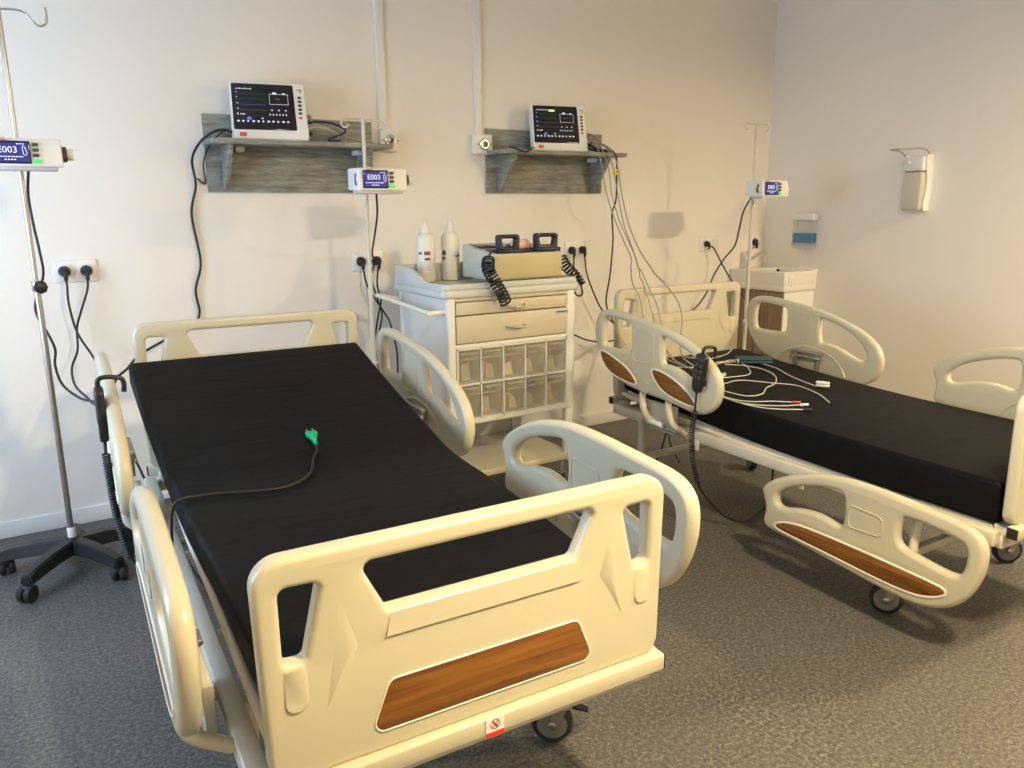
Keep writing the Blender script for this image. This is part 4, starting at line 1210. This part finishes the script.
def elbow_dispenser():
    y0, y1, z0, z1 = 3.040, 3.200, 1.540, 1.910
    o = thing('elbow_dispenser', (XR, y0, z0), 'beige elbow lever dispenser alone on the right wall', 'dispenser')
    W, H = y1 - y0, z1 - z0
    b = MB()
    pr = [(0, 0), (-.070, 0), (-.080, .04), (-.062, .12), (-.052, .19), (-.072, .27), (-.092, .37), (0, .37)]
    pf = chaikin(pr, 1)
    for yy in (.005, W - .005):
        b.plate(pf, [], .010, 'white', .003, axes((1, 0, 0), (0, 0, 1), (0, -1, 0), (0, yy, 0)), 2)
    b.box((-.030, .005, 0), (0, W - .005, H), 'white', .002)
    b.build('housing', o)
    MB().box((-.108, .010, .262), (-.026, W - .010, .356), 'white', .010, None, 3).lathe([(.012, 0), (.012, .006), (.006, .010)], 'ceramic', 14, axes((0, 1, 0), (0, 0, 1), (-1, 0, 0), (-.108, W * .72, .320))).build('pump_head', o, 'white pump head')
    MB().box((-.102, .012, .004), (-.030, W - .010, .258), 'frosted', .016, None, 3).build('bottle', o, 'translucent bottle')
    t = MB()
    path = catmull([(-.04, .004, .310), (-.045, .004, .352), (-.090, .004, .392), (-.170, .008, .402), (-.270, .020, .396), (-.325, .05, .394), (-.335, W / 2, .393), (-.325, W - .05, .394), (-.270, W - .020, .394), (-.170, W - .008, .394), (-.105, W - .004, .375), (-.05, W - .004, .335)], 5)
    t.tube(path, .0045, 'greymetal', 8)
    t.build('elbow_lever', o, 'grey metal lever bow')
elbow_dispenser()

# ------------------------------------------------------------------ handsets on the rails
def handset(B, R, p, label, lean, path, coil_turns, tail, outx):
    """p = local bed position of the handset middle"""
    w = bedpt(B, R, p)
    o = thing('bed_handset', w, label, 'remote control', R)
    m = Matrix.Rotation(lean, 4, 'X')
    b = MB()
    out = chaikin([(-.026, -.095), (.026, -.095), (.034, -.03), (.036, .05), (.034, .095), (-.034, .095), (-.036, .05), (-.034, -.03)], 2)
    b.plate(out, [], .028, 'black', .009, m @ axes((0, 1, 0), (0, 0, 1), (1, 0, 0)), 4)
    b.build('handset', o)
    k = MB()
    for q in range(4):
        for s in (-1, 1):
            k.box((outx * .0135, s * .014 - .009, .060 - q * .028), (outx * .0155, s * .014 + .009, .076 - q * .028), 'darkkey', .001, m)
    k.build('button', o, 'dark grey keys')
    h = MB()
    h.tube([m @ v for v in catmull([(0, 0, .09), (0, 0, .115), (-outx * .02, 0, .125), (-outx * .065, 0, .118), (-outx * .076, 0, .10), (-outx * .074, 0, .07)], 5)], .008, 'black', 8)
    h.build('rail_hook', o, 'black hook over the rail')
    c = MB()
    inv = Matrix.Rotation(-R, 3, 'Z')
    loc = lambda q: inv @ (Vector(q) - w)
    P = [loc(q) for q in path]
    c.tube(coil_points(P, .010, coil_turns, 8), .0042, 'cable_black', 6)
    c.tube(catmull([m @ Vector((0, 0, -.093)), P[0] + Vector((0, 0, .015)), P[0]], 5), .0055, 'cable_black', 6)
    c.tube(catmull([loc(q) for q in tail], 8), .005, 'cable_black', 6)
    c.build('coil_cord', o, 'black coiled cord')
    return o
handset(B1, B1R, (-.638, .43, .930), 'black handset hooked on the left head rail of the front bed', .06,
    [b1p(-.640, .412, .80), b1p(-.637, .412, .68), b1p(-.628, .42, .55), b1p(-.606, .42, .42)], 40,
    [b1p(-.606, .42, .42), b1p(-.57, .41, .37), b1p(-.50, .40, .40), b1p(-.44, .38, .46)], -1)
handset(B2, B2R, (-.626, .245, .835), 'black handset hooked on the near rail of the far bed', .16,
    [b2p(-.628, .262, .655), b2p(-.630, .274, .56), b2p(-.630, .262, .42), b2p(-.625, .225, .305)], 30,
    [b2p(-.625, .225, .305), (2.671, 2.518, .25), (2.773, 2.537, .15), (2.880, 2.535, .058), (2.99, 2.515, .014), (3.175, 2.571, .012), (3.338, 2.654, .012), (3.42, 2.70, .10), (3.42, 2.70, .30), (3.40, 2.66, .44)], -1)

# ------------------------------------------------------------------ things on the mattresses
def flat_plug():
    z = .775
    pts = [(-.006, .200, .757), (-.009, .165, .757), (-.017, .125, .757), (-.040, .085, .757), (-.078, -.010, .757), (-.133, -.072, .757), (-.199, -.096, .757), (-.283, -.080, .757), (-.364, -.052, .757), (-.430, -.043, .757), (-.468, -.045, .752), (-.494, -.038, .738), (-.504, -.02, .66), (-.505, .03, .53)]
    def top(y):
        S = [(-1.0, .694), (-.8, .706), (-.49, .734), (-.3, .742), (-.02, .752), (.18, .790), (.45, .853)]
        for (a, b), (c, d) in zip(S, S[1:]):
            if a <= y <= c: return b + (d - b) * (y - a) / (c - a)
        return .76
    path = []
    for i, (x, y, q) in enumerate(pts):
        path.append(b1p(x, y, (top(y) + .007) if i < 11 else q))
    org = path[0]
    o = thing('power_cable', org, 'black cord with a green plug lying across the front black mattress', 'power cord')
    MB().tube([p - org for p in catmull(path, 8)], .0042, 'cable_black', 8).build('cable', o)
    b = MB()
    dirv = (path[0] - path[1]).normalized(); up = Vector((0, -.17, 1)).normalized(); sd = dirv.cross(up).normalized(); up = sd.cross(dirv)
    m = axes(sd, dirv, up, up * .006)
    b.plate(fillet([(-.008, -.018), (.008, -.018), (.010, .004), (.020, .026), (.020, .050), (-.020, .050), (-.020, .026), (-.010, .004)], .003, 3), [], .018, 'green', .006, m, 3)
    b.tube([m @ Vector((0, -.04, -.001)), m @ Vector((0, -.005, 0))], [.006, .009], 'green', 10)
    p = b.build('plug', o, 'green plug')
    for s in (-1, 1):
        MB().cyl(m @ Vector((s * .0105, .048, 0)), m @ Vector((s * .0105, .076, 0)), .0028, 'steel', 8).build('pin', p, 'steel pin')
flat_plug()

def m2(x, y, dz=.004):
    S = [(-1.0, .660), (-.6, .660), (-.2, .664), (.2, .678), (.6, .704), (1.0, .736), (1.3, .76)]
    for (a, b), (c, d) in zip(S, S[1:]):
        if a <= y <= c: return b2p(x, y, b + (d - b) * (y - a) / (c - a) + dz)
    return b2p(x, y, .66 + dz)
# folded teal cuff
cc = m2(.235, .715, .002)
cu = thing('blood_pressure_cuff', cc, 'small folded dark teal cuff among the leads on the far mattress', 'cuff', math.radians(-40))
cu.rotation_euler = (0, 0, math.radians(-36))
MB().box((-.10, -.045, .0), (.10, .045, .016), 'teal', .007, None, 3).build('lower_fold', cu)
MB().box((-.095, -.040, .015), (.098, .046, .032), 'teal', .007, None, 3).box((-.098, -.0445, .004), (-.090, -.040, .030), 'label_grey').build('upper_fold', cu)
MB().tube(catmull([(-.09, -.02, .022), (-.13, -.04, .012), (-.17, -.05, .004)], 5), .005, 'cable_grey', 8).build('air_hose', cu, 'grey air hose')
G3 = 'white leads lying on the far bed'
def lead(pts, label, r=.0029, mat='cable_white', extra=None):
    return cord('patient_lead', [m2(x, y, r + (.001 if i % 2 else .002)) for i, (x, y) in enumerate(pts)], r, mat, label, 'cable', (), G3)
wp = [(.055, .777), (.150, .800), (.24, .70), (.26, .58), (.203, .44), (.169, .312), (.155, .215)]
op = m2(*wp[-1])
fp = thing('finger_probe', op, 'white finger probe clip with its lead, nearest the foot of the far bed', 'sensor', math.radians(-60))
R60 = Matrix.Rotation(math.radians(60), 3, 'Z')
cl = MB()
cl.plate(chaikin([(-.034, -.015), (.034, -.013), (.034, .013), (-.034, .015)], 2), [], .013, 'white', .005, Matrix.Translation((.028, 0, .0085)), 3)
cl.plate(chaikin([(-.034, -.015), (.034, -.013), (.034, .013), (-.034, .015)], 2), [], .013, 'white', .005, Matrix.Translation((.028, 0, .0225)), 3)
cl.build('clip', fp)
MB().tube([R60 @ (m2(x, y, .0045) - op) for x, y in []] or catmull([R60 @ (m2(x, y, .0045) - op) for x, y in wp], 8), .0029, 'cable_white', 8).build('cable', fp)
lead([(.041, .743), (.124, .691), (.166, .582), (.120, .454), (-.001, .347), (-.106, .310), (-.208, .242), (-.303, .251), (-.345, .36), (-.33, .48)], 'white lead winding in a wide double bend across the far mattress')
lead([(-.30, .56), (-.141, .544), (-.004, .532), (.082, .595), (.151, .716), (.105, .788), (.03, .80)], 'white lead making one round loop beside the teal cuff')
lead([(-.36, .47), (-.241, .463), (-.120, .470), (-.001, .360), (.074, .265), (.043, .116), (-.042, -.017)], 'white lead reaching furthest toward the foot of the far mattress')
lead([(-.03, 1.0), (-.036, .95), (.035, .876), (.20, .905), (.32, .97), (.36, 1.01), (.33, 1.02)], 'white lead looping close to the far headboard')
lead([(-.33, 1.0), (-.30, .86), (-.20, .78), (-.08, .76), (.055, .777)], 'white lead crossing from the near rail into the tangle', .0033)
for k, (pts, lab, tipm) in enumerate((([(-.415, .50), (-.425, .257), (-.407, .153), (-.306, .061), (-.193, .019)], 'white electrode lead with pale tip, near edge of the far mattress', 'white'),
        ([(-.422, .48), (-.430, .246), (-.415, .106), (-.355, .019), (-.253, -.045)], 'white electrode lead with black tip, closest to the near mattress edge', 'black'),
        ([(-.405, .52), (-.415, .28), (-.37, .18), (-.27, .13), (-.19, .07)], 'white electrode lead with red tip, beside the pale tipped one', 'red'))):
    org = m2(*pts[0])
    e = thing('electrode_lead', org, lab, 'cable', 0, 'electrode leads on the far bed')
    P = [m2(x, y, .0042 + .002 * (k % 2)) - org for x, y in pts]
    MB().tube(catmull(P, 8), .0030, 'cable_white', 8).build('cable', e)
    d = (P[-1] - P[-2]).normalized()
    MB().cyl(P[-1] - d * .005, P[-1] + d * .035, .0065, tipm, 10).build('snap_tip', e, {'white': 'white snap', 'black': 'black snap', 'red': 'red snap'}[tipm])
jb = thing('lead_junction', m2(-.165, .56, .002), 'small white cable junction block near the rail of the far bed', 'connector', math.radians(20))
MB().plate(chaikin([(-.05, -.014), (.05, -.012), (.05, .012), (-.05, .014)], 2), [], .018, 'cable_white', .006, Matrix.Translation((0, 0, .011)), 3).build('block', jb)
MB().box((-.02, -.010, .0195), (.02, .010, .0215), 'label_grey', .001).build('label', jb, 'grey label')

# ------------------------------------------------------------------ lamps and daylight
def pendant_lamp(x, y, z, power, label):
    o = thing('pendant_lamp', (x, y, z), label, 'ceiling lamp')
    MB().cyl((0, 0, .05), (0, 0, ZC - z - .02), .008, 'white', 10).lathe([(.05, ZC - z - .035), (.055, ZC - z - .03), (.055, ZC - z - .001)], 'white', 24).build('stem', o)
    MB().lathe([(.03, .075), (.06, .07), (.150, .035), (.158, .010), (.155, .0), (.148, .006)], 'white', 32).build('lamp_shade', o)
    MB().lathe([(.10, .012), (.146, .010), (.146, .006), (.02, .002)], 'lampglow', 32).build('diffuser', o)
    L = bpy.data.lights.new('lamp_glow', 'AREA'); L.shape = 'DISK'; L.size = .28; L.energy = power; L.color = (1.0, .785, .465); L.spread = PI
    lo = bpy.data.objects.new('lamp_glow', L); COL.objects.link(lo); lo.parent = o; lo.location = (0, 0, -.008)
    return o
pendant_lamp(1.44, .18, 2.70, 124, 'round pendant lamp in the middle of the room, over open floor')
pendant_lamp(5.00, .33, 2.70, 150, 'round pendant lamp near the right wall')

W = bpy.data.worlds.new('daylight'); SC.world = W; W.use_nodes = True
W.node_tree.nodes['Background'].inputs['Color'].default_value = (.50, .70, 1.0, 1)
W.node_tree.nodes['Background'].inputs['Strength'].default_value = 11.5
P = bpy.data.lights.new('window_portal', 'AREA'); P.shape = 'RECTANGLE'; P.size = WY1 - WY0; P.size_y = WZ1 - WZ0
P.cycles.is_portal = True
po = bpy.data.objects.new('window_portal', P); COL.objects.link(po)
po.location = (XL - T - .01, (WY0 + WY1) / 2, (WZ0 + WZ1) / 2)
po.rotation_euler = Vector((1, 0, 0)).to_track_quat('-Z', 'Z').to_euler()

# ------------------------------------------------------------------ camera
def make_camera():
    f, yaw, pitch, roll, H = 780.7155, .5652, .2226, .0076, 1.5864
    cam = bpy.data.cameras.new('camera'); o = bpy.data.objects.new('camera', cam); COL.objects.link(o)
    cam.sensor_fit = 'HORIZONTAL'; cam.sensor_width = 36; cam.lens = f / 1024 * 36; cam.clip_start = .02
    fwd = Vector((math.sin(yaw) * math.cos(pitch), math.cos(yaw) * math.cos(pitch), -math.sin(pitch)))
    right = Vector((math.cos(yaw), -math.sin(yaw), 0)); down = fwd.cross(right)
    r = right * math.cos(roll) + down * math.sin(roll); d = -right * math.sin(roll) + down * math.cos(roll)
    o.matrix_world = axes(r, -d, -fwd, (0, 0, H))
    SC.camera = o
make_camera()
vs = SC.view_settings
vs.view_transform = 'Standard'; vs.look = 'None'; vs.gamma = 1; vs.use_curve_mapping = False; vs.exposure = .22
SC.cycles.max_bounces = 8; SC.cycles.use_denoising = True
